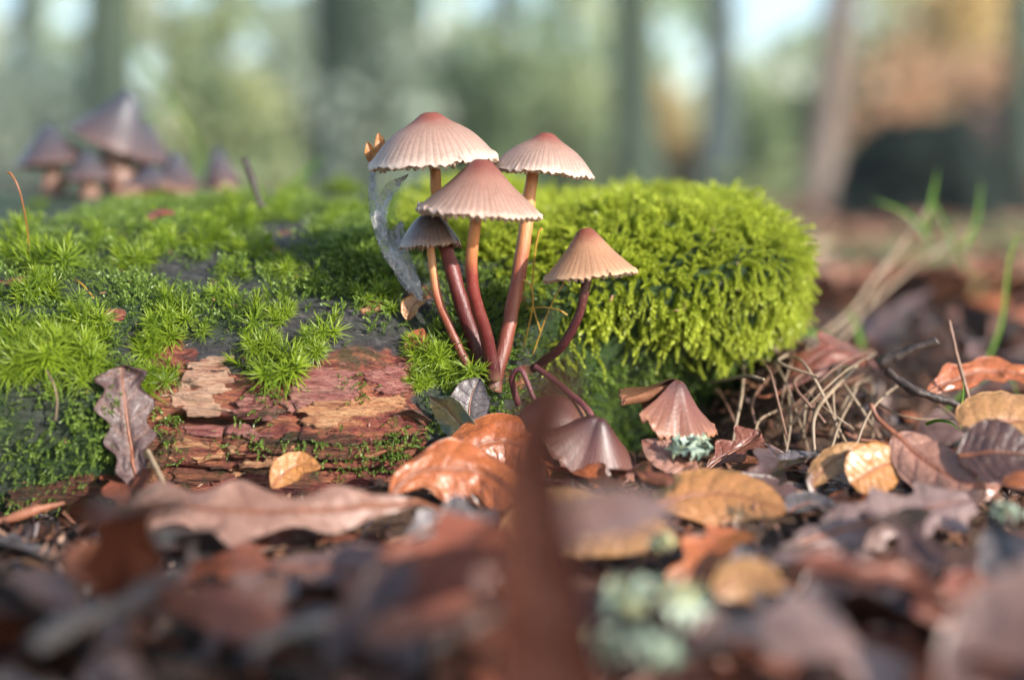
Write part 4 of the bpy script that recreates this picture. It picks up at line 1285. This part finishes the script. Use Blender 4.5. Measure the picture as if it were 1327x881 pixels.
twig('rust-red splinter at the left photo edge below the log block', S((-10, 680, 28.4), (40, 664, 28.6), (85, 650, 28.9)), [.09, .10, .05], simple_mat('splinter', (0.20, 0.07, 0.04), (0.36, 0.14, 0.07), 3, .5, .05))
twig('thin upright brown twig rising from litter at right', S((1262, 535, 33), (1252, 505, 33.2), (1240, 460, 33.4), (1230, 415, 33.6)), [.055, .05, .05, .045], TWIG_BROWN)
twig('dark knobbly branch end with pale blue tip right of the moss', S((1140, 470, 33.6), (1160, 465, 33.4), (1180, 455, 33.3), (1215, 440, 33.2)), [.15, .13, .085, .11], TWIG_DARK)
twig('long dark branch lying behind the veined leaf', S((1150, 480, 33.8), (1190, 505, 33.4), (1240, 525, 33.2), (1320, 548, 33)), [.10, .12, .09, .08], TWIG_DARK)
twig('curled tan moss hair hanging from the big moss clump', S((92, 360, 33.2), (105, 368, 32.8), (120, 385, 32.5), (132, 405, 32.3)), [.025, .022, .02], YEL_STALK, 'moss_hair', 'moss stalk')
twig('red curled moss stalk rising from the big star moss clump', S((38, 345, 33.6), (36, 300, 33.4), (26, 250, 33.2), (14, 226, 33.2), (8, 224, 33.2)), [.012, .014, .02, .028, .015], RED_STALK, 'moss_stalk', 'moss stalk')
twig('pale thread of dry grass on the mossy log block', S((60, 480, 29.6), (70, 500, 29.4), (74, 520, 29.4), (72, 545, 29.4)), [.02, .02, .015], STRAW, 'dry_grass_thread', 'grass')
twig('yellow moss stalk standing beside the stem of the rear pale mushroom', S((700, 430, 33), (690, 390, 32.9), (692, 340, 32.8), (697, 305, 32.7), (702, 296, 32.7)), [.016, .018, .018, .03], YEL_STALK, 'moss_stalk', 'moss stalk')
twig('yellow moss stalk leaning between rear stem and lone tan mushroom', S((678, 450, 32.9), (690, 400, 32.7), (688, 372, 32.6), (676, 362, 32.6)), [.016, .018, .02, .03], YEL_STALK, 'moss_stalk', 'moss stalk')
twig('thin yellow stalk bending right towards the lone tan mushroom', S((682, 400, 32.9), (705, 398, 32.7), (725, 402, 32.7), (735, 408, 32.7)), [.015, .017, .02], YEL_STALK, 'moss_stalk', 'moss stalk')
twig('thin olive stalk crossing behind the dark curved mushroom stem', S((690, 460, 33.2), (712, 400, 33), (735, 360, 32.9), (742, 345, 32.9)), [.014, .014, .02], YEL_STALK, 'moss_stalk', 'moss stalk')

# blurred bent straws right of the moss
BS = 'bent dry straws right of the moss'
for lab, pts, r_ in [
    ('longest bent straw rising right from the moss foot to green tips', [(1010, 470, 46), (1090, 415, 47), (1150, 340, 48), (1205, 268, 49)], .13),
    ('bent straw just below the longest straw', [(1030, 480, 48), (1110, 410, 49), (1180, 350, 50), (1265, 290, 51)], .11),
    ('thin straw arching low between the moss and the bent straws', [(1060, 470, 44), (1110, 420, 45), (1140, 370, 46), (1160, 330, 47)], .08),
]:
    twig(lab, S(*pts), [r_ * .6, r_ * .6, r_ * .45], STRAW, 'dry_straw', 'straw', BS)
# roots and straws in the hollow under the moss
HS = 'straws hanging in the hollow under the moss'
hollow = [((968, 470), (960, 520), (948, 570), 33.5, .07), ((1065, 470), (1060, 530), (1055, 585), 32.6, .085), ((1000, 480), (1030, 500), (1070, 540), 33.2, .07),
          ((940, 492), (965, 488), (990, 484), 33, .075), ((1110, 500), (1090, 545), (1075, 580), 32.8, .065), ((985, 470), (975, 520), (985, 560), 34, .06),
          ((1020, 500), (1024, 540), (1018, 585), 33.4, .06), ((1085, 470), (1080, 510), (1086, 560), 33.4, .05), ((1140, 490), (1130, 530), (1105, 580), 32.9, .06),
          ((930, 500), (945, 530), (960, 560), 34.2, .05), ((1040, 470), (1050, 510), (1040, 560), 34, .05), ((975, 455), (1010, 470), (1060, 480), 33.6, .07),
          ((1000, 515), (985, 545), (980, 585), 33, .055)]
hl = ['pale straw hanging furthest left under the moss', 'thickest upright pale straw in the hollow under the moss', 'straw slanting right across the hollow', 'short flat straw at the hollow top near the wilted mushroom',
      'straw slanting left behind the olive leaf', 'bent thin straw deep in the hollow', 'dim straight straw in the hollow middle', 'dim thin straw right of the thickest upright one', 'straw slanting left below the knobbly branch',
      'dim short straw behind the wilted mushroom', 'dim crooked straw behind the thickest upright one', 'straw lying flat along the moss bottom edge', 'straw standing behind the silvery leaf tip']
for (a_, b_, c_, Y_, r_), lab in zip(hollow, hl):
    twig(lab, S((a_[0] + ((a_[0] * 7) % 90) - 30, a_[1] + 4, Y_ + 2.2), (*b_, Y_ + .3), (c_[0], c_[1] + 8, Y_ - .3)), [r_ * .55, r_ * .6, r_ * .5], STRAW if rnd.random() < .7 else TWIG_BROWN, 'dry_straw', 'straw', HS)

for k in range(16):
    d_ = rnd.uniform(-130, 130); a_ = rnd.uniform(960 + max(0, -d_) * .9, 1150)
    y_ = rnd.uniform(452, 500)
    Y_ = rnd.uniform(33, 35.5)
    twig('thin dry straw tangled in the dark hollow under the moss', S((a_, y_, Y_ + 2.5), (a_ + d_ * .4, y_ + rnd.uniform(10, 40), Y_), (a_ + d_, rnd.uniform(540, 590), Y_ - .3)),
         [rnd.uniform(.018, .035)] * 3, STRAW if k % 3 else TWIG_BROWN, 'dry_straw', 'straw', HS, n=20)

def blade_grass(label, pts, wid, mat=None, name='grass_blade'):
    path = spline(pts, 28)
    tan = norm(np.gradient(path, axis=0))
    side = norm(np.cross(tan, np.array([0.1, 1.0, 0.15])))
    nn_ = np.cross(side, tan)
    t = np.linspace(0, 1, 28)
    ww = .55 * wid * np.clip(1.05 - t ** 2.2, .06, 1)[:, None]
    th = .012
    V = np.stack([path + side * ww + nn_ * ww * .35, path, path - side * ww + nn_ * ww * .35], 1)
    Vb = V - nn_[:, None] * th
    v = np.concatenate([V.reshape(-1, 3), Vb.reshape(-1, 3)])
    f = grid_faces(28, 3); n0 = 84
    i = np.arange(27)
    F = np.concatenate([f, f[:, ::-1] + n0, np.stack([i * 3, i * 3 + n0, i * 3 + 3 + n0, i * 3 + 3], 1), np.stack([i * 3 + 2, i * 3 + 5, i * 3 + 5 + n0, i * 3 + 2 + n0], 1)])
    o = part(name, None, v, [F], mat or GRASS, base=np.asarray(pts[0], float))
    return tag(o, label, 'grass', 'single grass blades')
blade_grass('short sharp green grass blade behind the veined leaf', S((1246, 555, 31.5), (1246, 530, 31.5), (1249, 510, 31.5), (1248, 492, 31.5)), .05)
blade_grass('tall blurred grass blade near the right photo edge', S((1270, 490, 42), (1298, 420, 42), (1308, 340, 42), (1318, 308, 42), (1330, 306, 42)), .10)
blade_grass('blurred grass blade curving left off the straw tips', S((1206, 310, 48), (1180, 280, 48), (1150, 265, 48), (1128, 258, 48)), .13)
blade_grass('blurred upright grass blade at the straw tips', S((1200, 300, 48), (1208, 260, 48), (1212, 240, 48), (1215, 218, 48)), .14)
blade_grass('blurred grass blade with bead-like tip right of the straw tips', S((1250, 320, 49), (1265, 290, 49), (1270, 260, 49), (1272, 232, 49)), .14)
blade_grass('blurred grass blade arching down right of the straw tips', S((1210, 262, 48), (1230, 300, 48), (1250, 345, 48), (1280, 362, 48)), .10)
blade_grass('blurred green blade lying low beside the moss end', S((1010, 440, 43), (1050, 430, 43), (1085, 445, 43), (1100, 480, 42)), .2)
blade_grass('blurred short green shoot at the straw foot', S((1120, 450, 45), (1110, 420, 45), (1098, 400, 45)), .2)
blade_grass('small green blade low behind the veined leaf', S((1200, 550, 32), (1215, 545, 31.8), (1232, 548, 31.6), (1245, 558, 31.5)), .07)
blade_grass('blurred grass blade slanting across the sky patch at upper left', S((262, 240, 58), (252, 175, 58), (200, 100, 57), (155, 45, 57)), .16)
blade_grass('second blurred blade crossing low at upper left', S((170, 190, 58), (205, 145, 58), (248, 125, 58)), .10)
blade_grass('faint blurred blade standing behind the log left of the skeleton leaf', S((375, 245, 52), (395, 225, 52), (425, 200, 52)), .16)
blade_grass('blurred thin blade on the far right behind the brown twig', S((1200, 560, 38), (1260, 500, 38), (1310, 490, 38), (1325, 560, 38)), .07)

# skeleton leaf, silvery and see-through
def skel_mat():
    m = M('skeleton_leaf')
    v = m.coord((1, 1, 1))
    n_ = m.noise(v, 5, 5, .7, .5)
    c = m.ramp(n_, [(.3, (0.25, 0.25, 0.27)), (.7, (0.62, 0.60, 0.60))])
    m.col(c); m.rough(.5)
    m.b.inputs['Coat Weight'].default_value = .12
    m.b.inputs['Coat Roughness'].default_value = .2
    m.bump(n_, .05)
    tr = m.n('ShaderNodeBsdfTransparent')
    mx = m.n('ShaderNodeMixShader')
    net = m.math('MULTIPLY', m.voro(v, 3.2, 'DISTANCE_TO_EDGE'), 4.0)
    hole = m.math('SUBTRACT', m.math('ADD', net, m.math('MULTIPLY', m.noise(v, 1.6, 4, .7), .9)), m.math('MULTIPLY', m.attr('vein'), .9))
    m.link(m.ramp(hole, [(.40, 0.10), (.80, 0.68)]), mx.inputs[0])
    m.link(m.b.outputs[0], mx.inputs[1]); m.link(tr.outputs[0], mx.inputs[2]); m.link(mx.outputs[0], m.out.inputs[0])
    return m.m
SKEL = skel_mat()
t = thing('skeleton_leaf', P(545, 395, 32.4), 'silvery translucent skeleton leaf curling up left of the mushrooms', 'leaf')
def add_skel(pts, wid, roll, seed, nm='blade', ol=None, cup=(.5, .5)):
    v, f, ve, _ = leaf_geo(S(*pts), wid, ol or w_lance, roll=roll, cup=cup, crinkle=.10, seed=seed, up=(0, -1, .2), nu=44, nv=15, thick=.012)
    part(nm, t, v, [f], SKEL, {'vein': ve})
add_skel([(549, 392, 32.4), (532, 362, 32.4), (508, 325, 32.5), (492, 285, 32.6), (484, 245, 32.8), (486, 208, 33)], .30, [10, 20, 35, 20], 71)
add_skel([(500, 318, 32.5), (494, 280, 32.4), (505, 248, 32.3), (528, 226, 32.2)], .26, [40, 30, 10], 72)
add_skel([(545, 388, 32.5), (525, 350, 32.8), (515, 315, 33), (520, 285, 33.2)], .36, [0, 10], 73)
for lab, a_, b_, k in [('small orange dry scrap stuck beside the tallest cap', (492, 205), (490, 172), 74), ('smaller faded orange scrap left of the other by the tallest cap', (480, 212), (476, 184), 75)]:
    leaf(lab, S((*a_, 33.2), ((a_[0] + b_[0]) / 2 + 2, (a_[1] + b_[1]) / 2, 33.2), (*b_, 33.2)), .13, 'amber', w_oval, roll=[0], cup=(.5, .5), crinkle=.05, seed=k, nu=20, nv=9, up=(0, -1, .1), name='dry_scrap')
leaf('reddish bark flake wedged behind the small grey mushroom stem', S((545, 470, 31.9), (540, 445, 32), (548, 425, 32.2)), .3, 'orange', w_oval, roll=[20], cup=(.5, .4), crinkle=.1, seed=76, up=(0, -1, .4), nu=24, nv=11, name='bark_flake', cat='bark')
leaf('tan bark flake under the skeleton leaf stalk', S((528, 415, 32.4), (535, 395, 32.4), (552, 385, 32.4)), .25, 'tan', w_oval, roll=[20], cup=(.6, .4), crinkle=.1, seed=77, up=(0, -1, .4), nu=24, nv=11, name='bark_flake', cat='bark')
leaf('small dark leaf lobe resting on the log left of the mottled leaf', S((560, 545, 31), (535, 532, 31), (508, 536, 30.9)), .24, 'lilac', w_oval, roll=[-30], cup=(-.5, -.4), crinkle=.06, seed=78, nu=24, nv=11)
leaf('red-brown leaf bit lying on the log top left of the twig', S((190, 288, 37), (205, 274, 37.2), (228, 276, 37.2)), .22, 'red', w_oval, roll=[-30], cup=(-.5, -.4), crinkle=.06, seed=79, nu=24, nv=11)

# lichen clumps
def lichen_mat():
    m = M('lichen')
    c = m.ramp(m.attr('tint'), [(0, (0.10, 0.15, 0.11)), (.5, (0.30, 0.38, 0.29)), (.8, (0.48, 0.56, 0.44)), (1.0, (0.50, 0.48, 0.20))])
    m.col(c); m.rough(.7); m.translucent(.15, c)
    return m.m
LICH = lichen_mat()
def lichen(label, centre, R, n, fs, seed, squash=.7):
    r = np.random.default_rng(seed)
    parts_ = []
    for k in range(n):
        d = norm(r.normal(0, 1, 3)); d[2] = abs(d[2]); d[1] = -abs(d[1]) if r.random() < .7 else d[1]
        c = np.asarray(centre) + d * R * np.array([1.25, .8, squash]) * r.uniform(.45, 1.2)
        nrm = norm(d + r.normal(0, .4, 3)); x = norm(np.cross(nrm, [.2, .5, .8])); y = np.cross(nrm, x)
        a = np.linspace(0, 6.283, 9)[:-1]
        rr = fs * r.uniform(.6, 1.2, 8) * np.tile([1.25, .5], 4) * r.uniform(.4, 1.5)
        ring = c + rr[:, None] * (x * np.cos(a)[:, None] + y * np.sin(a)[:, None]) + nrm * (r.uniform(-.25, .35, 8) * fs)[:, None]
        v_ = np.concatenate([ring, [c], [c - nrm * .03]])
        i = np.arange(8)
        f_ = np.concatenate([np.stack([i, (i + 1) % 8, np.full(8, 8)], 1), np.stack([(i + 1) % 8, i, np.full(8, 9)], 1)])
        parts_.append((v_, [f_], {'tint': np.full(10, np.clip(r.normal(.5, .4), 0, 1))}))
    # dark bark chip they sit on
    v_, f_, _ = tube(spline([np.asarray(centre) - [R, 0, .1], np.asarray(centre), np.asarray(centre) + [R, 0, -.1]], 9), [R * .2, R * .75, R * .3], 10)
    v_ = v_ + .12 * R * fbm(v_ * 2.5, 2)[:, None]
    t = thing('lichen_clump', np.asarray(centre) - [0, 0, R], label, 'lichen')
    v2, f2, a2 = join(parts_)
    part('flakes', t, v2, f2, LICH, a2, smooth=False)
    part('bark_chip', t, v_, f_, TWIG_DARK)
lichen('pale green lichen flakes on a dark chip under the wilted mushroom', P(895, 582, 29.6), .36, 60, .15, 5)
lichen('blurred pale green lichen clump low in front, right of the maroon leaf', P(850, 785, 19.8), .55, 60, .17, 6)
lichen('blurred lichen clump at the bottom edge below the other lichen', P(815, 845, 18.6), .46, 45, .17, 7)
lichen('small yellow-green lichen tuft right of the maroon leaf', P(855, 705, 23.4), .2, 24, .10, 8)
lichen('blurred greenish lichen bit on litter at the right edge', P(1300, 668, 25.5), .3, 24, .12, 9)

# ------------------------------------------------------------------ woodland behind
BARKG = simple_mat('bark_green', (0.018, 0.035, 0.021), (0.042, 0.066, 0.038), .12, .8, .4, (1, 1, .25))
BARKB = simple_mat('bark_blue_grey', (0.03, 0.05, 0.055), (0.065, 0.09, 0.09), .12, .8, .4, (1, 1, .25))
BARKL = simple_mat('bark_warm', (0.11, 0.085, 0.07), (0.20, 0.155, 0.13), .12, .8, .4, (1, 1, .25))
def foliage_mat(name, a, b, c, tr=.45):
    m = M(name)
    k = m.ramp(m.attr('tint'), [(0, a), (.5, b), (1, c)])
    m.col(k); m.rough(.5); m.translucent(tr, k)
    return m.m
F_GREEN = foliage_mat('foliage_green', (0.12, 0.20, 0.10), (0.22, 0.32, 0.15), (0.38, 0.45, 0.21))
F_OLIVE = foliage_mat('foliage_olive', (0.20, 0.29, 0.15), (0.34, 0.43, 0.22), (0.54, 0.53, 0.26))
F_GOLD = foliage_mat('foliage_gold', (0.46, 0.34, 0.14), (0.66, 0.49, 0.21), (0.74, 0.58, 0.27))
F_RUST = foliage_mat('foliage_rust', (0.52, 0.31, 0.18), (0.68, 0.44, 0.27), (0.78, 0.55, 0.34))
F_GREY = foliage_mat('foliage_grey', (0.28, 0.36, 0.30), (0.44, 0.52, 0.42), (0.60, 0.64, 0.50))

def leaf_quads(c, size, r):
    n = len(c)
    a = norm(r.normal(0, 1, (n, 3))); b = norm(np.cross(a, norm(r.normal(0, 1, (n, 3)))))
    s = size * r.uniform(.6, 1.3, n)[:, None]
    k = np.cross(a, b)
    v = np.stack([c - a * s, c + b * s * .55 + k * s * .15, c + a * s, c - b * s * .55 + k * s * .15], 1).reshape(-1, 3)
    f = (np.arange(n) * 4)[:, None] + np.array([0, 1, 2, 3])
    return v, f, np.repeat(np.clip(r.normal(.5, .28, n), 0, 1), 4)

def tree(label, px, Y, rad, bark, fol, seed, lean=0.0, height=900, crown=True, name='tree', group='trees of the woodland', nleaf=1500):
    r = np.random.default_rng(seed)
    x = (px - 663.5) / FPX * Y
    z0 = float(ground_h(np.array(x), np.array(float(Y))))
    t = thing(name, (x, Y, z0), label, 'tree', group)
    pts = [np.array([x + lean * k * height + r.normal(0, rad * .25), Y + r.normal(0, rad * .3), z0 - 20 + k * height]) for k in (0, .12, .3, .5, .75, 1)]
    path = spline(pts, 40)
    v, f, _ = tube(path, [rad * 1.5, rad * 1.08, rad, rad * .95, rad * .85, rad * .75, rad * .6, rad * .4, rad * .25], 16)
    v = v + (rad * .10 * fbm(v * np.array([1, 1, .2]) * (2.0 / rad), 3))[:, None] * np.array([1, 1, 0])
    part('trunk', t, v, f, bark)
    cen = []
    for b in range(6):
        k = .42 + .09 * b
        p0 = path[int(k * 39)]
        a = b * 2.4 + r.uniform(-.4, .4)
        L = height * .30 * (1.15 - k)
        p1 = p0 + np.array([math.cos(a), math.sin(a), .7]) * L
        v, f, _ = tube(spline([p0, (p0 + p1) / 2 + [0, 0, L * .05], p1], 10), [rad * .35, rad * .22, rad * .08], 8)
        part('limb', t, v, f, bark)
        cen += [p0 * .4 + p1 * .6, p1]
    cen.append(path[-1])
    if crown:
        cen = np.array(cen)
        k = r.integers(0, len(cen), nleaf)
        c = cen[k] + r.normal(0, height * .055, (nleaf, 3))
        v, f, ti = leaf_quads(c, height * .014, r)
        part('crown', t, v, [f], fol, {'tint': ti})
    return t

tree('thick dark green trunk blurred behind the tallest mushroom', 484, 520, 20.0, BARKG, F_GREEN, 1)
tree('dark mossy trunk blurred behind the blurred mushrooms at left', 160, 760, 13.0, BARKG, F_GREEN, 2)
tree('slim blue-green trunk left of the brightest sky patch', 815, 820, 12.0, BARKG, F_GREEN, 3)
tree('slim grey trunk under the left rim of the brightest sky patch', 921, 900, 10.5, BARKB, F_OLIVE, 4)
tree('pale leaning warm-brown trunk right of the brightest sky patch', 1052, 760, 8.5, BARKL, F_GOLD, 5, lean=.10)
tree('dark trunk cut by the right photo edge', 1322, 700, 6.5, BARKG, F_RUST, 6)
tree('faint grey trunk far behind the pale rear mushroom', 655, 1500, 13, BARKB, F_GREEN, 7)
tree('faint greenish trunk far between the left trunks', 300, 1700, 14, BARKB, F_OLIVE, 8)
tree('faint trunk far at the left photo edge', 40, 1500, 12, BARKB, F_GREY, 9)
tree('thin far trunk between the thick trunk and slim blue-green trunk', 730, 1900, 11, BARKG, F_GREEN, 10)

# unseen tree added on the sun side so its trunk shades the nearest leaves
sd = norm(np.array([SUN.x, SUN.y])); sn = np.array([-sd[1], sd[0]])
tp = sd * 260 + sn * 2.8
t_ = tree('unseen tree added out of frame so its trunk shades the nearest leaves', 663.5, 600, 10.5, BARKG, F_GREEN, 31, nleaf=700)
t_.location = (tp[0] * CM, tp[1] * CM, float(ground_h(np.array(tp[0]), np.array(tp[1]))) * CM)

# leafy saplings and shrubs that fill the woodland
def shrub(label, px, Y, wpx, y0, y1, fol, n, seed, size=7.0, depth=.8):
    r = np.random.default_rng(seed)
    x = (px - 663.5) / FPX * Y
    z0 = float(ground_h(np.array(x), np.array(float(Y))))
    k = Y / FPX
    zt = CAM_H + (245 - y1) * k; zb = max(CAM_H + (245 - y0) * k, z0)
    W = wpx * k / 2
    t = thing('shrub', (x, Y, z0), label, 'shrub', 'leafy shrubs of the woodland')
    stems = []
    cl = []
    for s in range(9):
        tip = np.array([x + r.uniform(-1, 1) * W, Y + r.uniform(-1, 1) * W * depth, zb + (zt - zb) * r.uniform(.35, 1.0)])
        v, f, _ = tube(spline([np.array([x + r.normal(0, 6), Y + r.normal(0, 6), z0 - 5]), np.array([x * .5 + tip[0] * .5 + r.normal(0, W * .1), Y, z0 + (tip[2] - z0) * .55]), tip], 12), [1.6, 1.1, .4], 6)
        part('stem', t, v, f, BARKG)
        for q in range(4):
            u = r.uniform(.15, 1)
            cl.append(np.array([x, Y, zb]) * (1 - u) + tip * u + r.normal(0, 1, 3) * np.array([W * .35, W * .3, (zt - zb) * .12]))
    cl = np.array(cl)
    n = int(n * .62)
    kk = r.integers(0, len(cl), n)
    c = cl[kk] + r.normal(0, 1, (n, 3)) * np.array([W * .17, W * .20, (zt - zb) * .085])
    c[:, 2] = np.maximum(c[:, 2], z0 + 2)
    v, f, ti = leaf_quads(c, size, r)
    part('foliage', t, v, [f], fol, {'tint': ti})

shrub('grey-green shrub at the far left photo edge', 40, 1100, 200, 250, 60, F_GREY, 1600, 1)
shrub('olive shrub behind the blurred mushrooms', 190, 1300, 200, 250, 40, F_OLIVE, 1800, 2)
shrub('yellowish shrub between the mossy trunk and the thick trunk', 320, 1000, 200, 250, 20, F_OLIVE, 2600, 3)
shrub('grey-green tall shrub left of the thick trunk', 370, 1600, 190, 240, -60, F_GREY, 2600, 4)
shrub('green shrub right of the thick trunk', 610, 1100, 170, 250, 40, F_GREEN, 2400, 5)
shrub('golden-green shrub behind the pale rear mushroom', 700, 1300, 190, 250, 60, F_OLIVE, 2600, 6)
shrub('tall green shrub filling the gap left of the slim blue-green trunk', 740, 1800, 220, 240, -80, F_GREEN, 3000, 7)
shrub('yellow shrub between the two slim trunks', 870, 1200, 110, 260, 110, F_GOLD, 1400, 8)
shrub('green bush below the brightest sky patch', 1000, 1100, 150, 260, 90, F_GREEN, 2200, 9)
shrub('loose pale shrub in front of the thick trunk', 470, 430, 200, 250, 20, F_GREY, 260, 21, 3.0)
shrub('golden bush above the moss cushion end', 985, 850, 110, 270, 190, F_OLIVE, 900, 10, 5.0)
shrub('tall gold shrub at the top right', 1220, 1400, 260, 200, -60, F_GOLD, 3200, 11, 8.0)
shrub('rusty beech shrub above the dark stump', 1160, 1050, 170, 230, 60, F_RUST, 2200, 12)
shrub('rusty gold shrub at the right photo edge', 1290, 1200, 160, 250, 60, F_RUST, 1800, 13)

# far wood: one mass of leaves
def far_wood():
    r = np.random.default_rng(77)
    n = 90000
    y = r.uniform(2300, 3400, n); x = r.uniform(-.5, .5, n) * y
    z = r.uniform(0, 1, n) * 1000 + ground_h(x, y) * .6
    el = (z - CAM_H) / y; az = x / y
    q = np.stack([az * 26, el * 26, y * .0006], -1)
    dens = fbm(q, 3) + 0.52 + 0.45 * vnoise(q * np.array([2.9, 2.9, 1]) + 8) - 0.45 * np.clip(el - .03, 0, 1) / .10
    # openings between the crowns where the sky shows
    for (px, py, s_) in [(1012, 0, 52), (866, 40, 21), (896, 70, 15), (222, 112, 20), (100, 22, 17), (25, 60, 20), (272, 0, 18), (622, 6, 17), (704, 0, 16), (228, 148, 13), (50, 140, 14), (420, 10, 14), (130, 70, 15), (75, 95, 14), (330, 60, 13), (385, 100, 12), (590, 60, 13), (670, 45, 14), (740, 40, 13), (880, 110, 14), (960, 60, 14), (760, 95, 10), (20, 10, 22), (300, 120, 10), (1100, 20, 16), (1170, 60, 10)]:
        dens -= 1.6 * np.exp(-(((az - (px - 663.5) / FPX) / (s_ / FPX)) ** 2 + ((el - (245 - py) / FPX) / (s_ * .8 / FPX)) ** 2))
    keep = dens > -0.12 + r.normal(0, .10, n)
    c = np.stack([x, y, z], -1)[keep]
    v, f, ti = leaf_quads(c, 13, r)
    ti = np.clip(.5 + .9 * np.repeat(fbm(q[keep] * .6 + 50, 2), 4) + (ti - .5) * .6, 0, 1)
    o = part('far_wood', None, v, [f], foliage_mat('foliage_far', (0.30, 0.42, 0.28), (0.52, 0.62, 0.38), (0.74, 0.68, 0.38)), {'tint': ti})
    tag(o, 'pale grey-green leaf mass of the distant wood', 'wood', kind='stuff')
far_wood()

# mossy stump
def stump():
    Y = 330
    k = Y / FPX
    x = (1200 - 663.5) * k
    z0 = float(ground_h(np.array(x), np.array(float(Y))))
    t = thing('tree_stump', (x, Y, z0), 'dark mossy tree stump blurred on the right behind the grass', 'stump')
    nu, nv = 24, 48
    h = np.linspace(0, 1, nu); a = np.linspace(0, 2 * math.pi, nv, endpoint=False)
    H_, A_ = np.meshgrid(h, a, indexing='ij')
    R0 = 112 * k
    rr = R0 * (1.0 + .25 * (1 - H_) ** 3) * (1 - .5 * H_ ** 5) * (1 + .10 * np.cos(5 * A_ + 1) * (1 - .5 * H_) + .06 * np.cos(9 * A_))
    top = (245 - 150) * k + CAM_H - z0
    z = z0 - 4 + H_ * (top + 4) * (1 - .25 * sstep(0.2, 1, np.cos(A_)) * H_)
    v = np.stack([x + rr * np.cos(A_), Y + rr * np.sin(A_), z], -1)
    v = v + (3.2 * fbm(v * .14, 3))[..., None] * np.array([1, 1, .6])
    v = v.reshape(-1, 3)
    cen = v[(nu - 1) * nv:].mean(0) - [0, 0, 1.5]
    f = grid_faces(nu, nv, True)
    kk = np.arange(nv)
    cap_ = np.stack([(nu - 1) * nv + kk, (nu - 1) * nv + (kk + 1) % nv, np.full(nv, nu * nv)], 1)
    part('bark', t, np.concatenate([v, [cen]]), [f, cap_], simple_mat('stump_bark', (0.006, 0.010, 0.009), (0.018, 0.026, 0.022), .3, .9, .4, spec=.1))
    r = np.random.default_rng(3)
    n = 1500
    i = r.integers(nv * 8, nu * nv, n)
    vv, ff, ti = leaf_quads(v[i] + r.normal(0, .5, (n, 3)), .9, r)
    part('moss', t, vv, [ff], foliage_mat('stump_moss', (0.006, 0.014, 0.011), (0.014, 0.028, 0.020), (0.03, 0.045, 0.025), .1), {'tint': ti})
stump()

# scattered leaves further back: uncountable
def far_litter():
    r = np.random.default_rng(12)
    n = 9000
    y = 75 + 1700 * r.uniform(0, 1, n) ** 2.0
    x = r.uniform(-.48, .48, n) * y
    z = ground_h(x, y) + r.uniform(.2, 1.5, n)
    c = np.stack([x, y, z], -1)
    v, f, ti = leaf_quads(c, 3.4, r)
    v = v.reshape(-1, 4, 3)
    v[..., 2] = z[:, None] + (v[..., 2] - z[:, None]) * .45
    o = part('far_leaf_litter', None, v.reshape(-1, 3), [f], foliage_mat('far_litter', (0.10, 0.045, 0.035), (0.26, 0.12, 0.075), (0.46, 0.26, 0.16), .15), {'tint': ti})
    tag(o, 'blurred carpet of brown fallen leaves on the woodland floor', 'leaf litter', kind='stuff')
    # green patches
    n = 5000
    cx = r.uniform(10, 90, 30); cy = r.uniform(70, 260, 30)
    k = r.integers(0, 30, n)
    y = cy[k] + r.normal(0, 8, n); x = cx[k] * cy[k] / 150 + r.normal(0, 6, n)
    z = ground_h(x, y) + r.uniform(0, 2.0, n)
    v, f, ti = leaf_quads(np.stack([x, y, z], -1), .9, r)
    o = part('ground_greenery', None, v, [f], F_GREEN, {'tint': ti})
    tag(o, 'blurred low green plants among the leaves right of the log', 'ground cover', kind='stuff')
far_litter()

# ------------------------------------------------------------------ woodland air
def haze():
    lo = np.array([-6500, -400, -120.0]); hi = np.array([6500, 4700, 1330.0])
    v = np.array([[x, y, z] for x in (lo[0], hi[0]) for y in (lo[1], hi[1]) for z in (lo[2], hi[2])])
    f = np.array([[0, 1, 3, 2], [4, 6, 7, 5], [0, 4, 5, 1], [2, 3, 7, 6], [0, 2, 6, 4], [1, 5, 7, 3]])
    m = bpy.data.materials.new('woodland_haze')
    m.use_nodes = True
    m.node_tree.nodes.remove(m.node_tree.nodes['Principled BSDF'])
    pv = m.node_tree.nodes.new('ShaderNodeVolumePrincipled')
    pv.inputs['Color'].default_value = (0.80, 0.92, 1.0, 1)
    pv.inputs['Density'].default_value = 0.0035
    pv.inputs['Anisotropy'].default_value = 0.0
    m.node_tree.links.new(pv.outputs[0], m.node_tree.nodes['Material Output'].inputs['Volume'])
    o = part('haze', None, v, [f], m, smooth=False)
    tag(o, 'thin pale haze hanging in the woodland air', 'haze', kind='stuff')
haze()
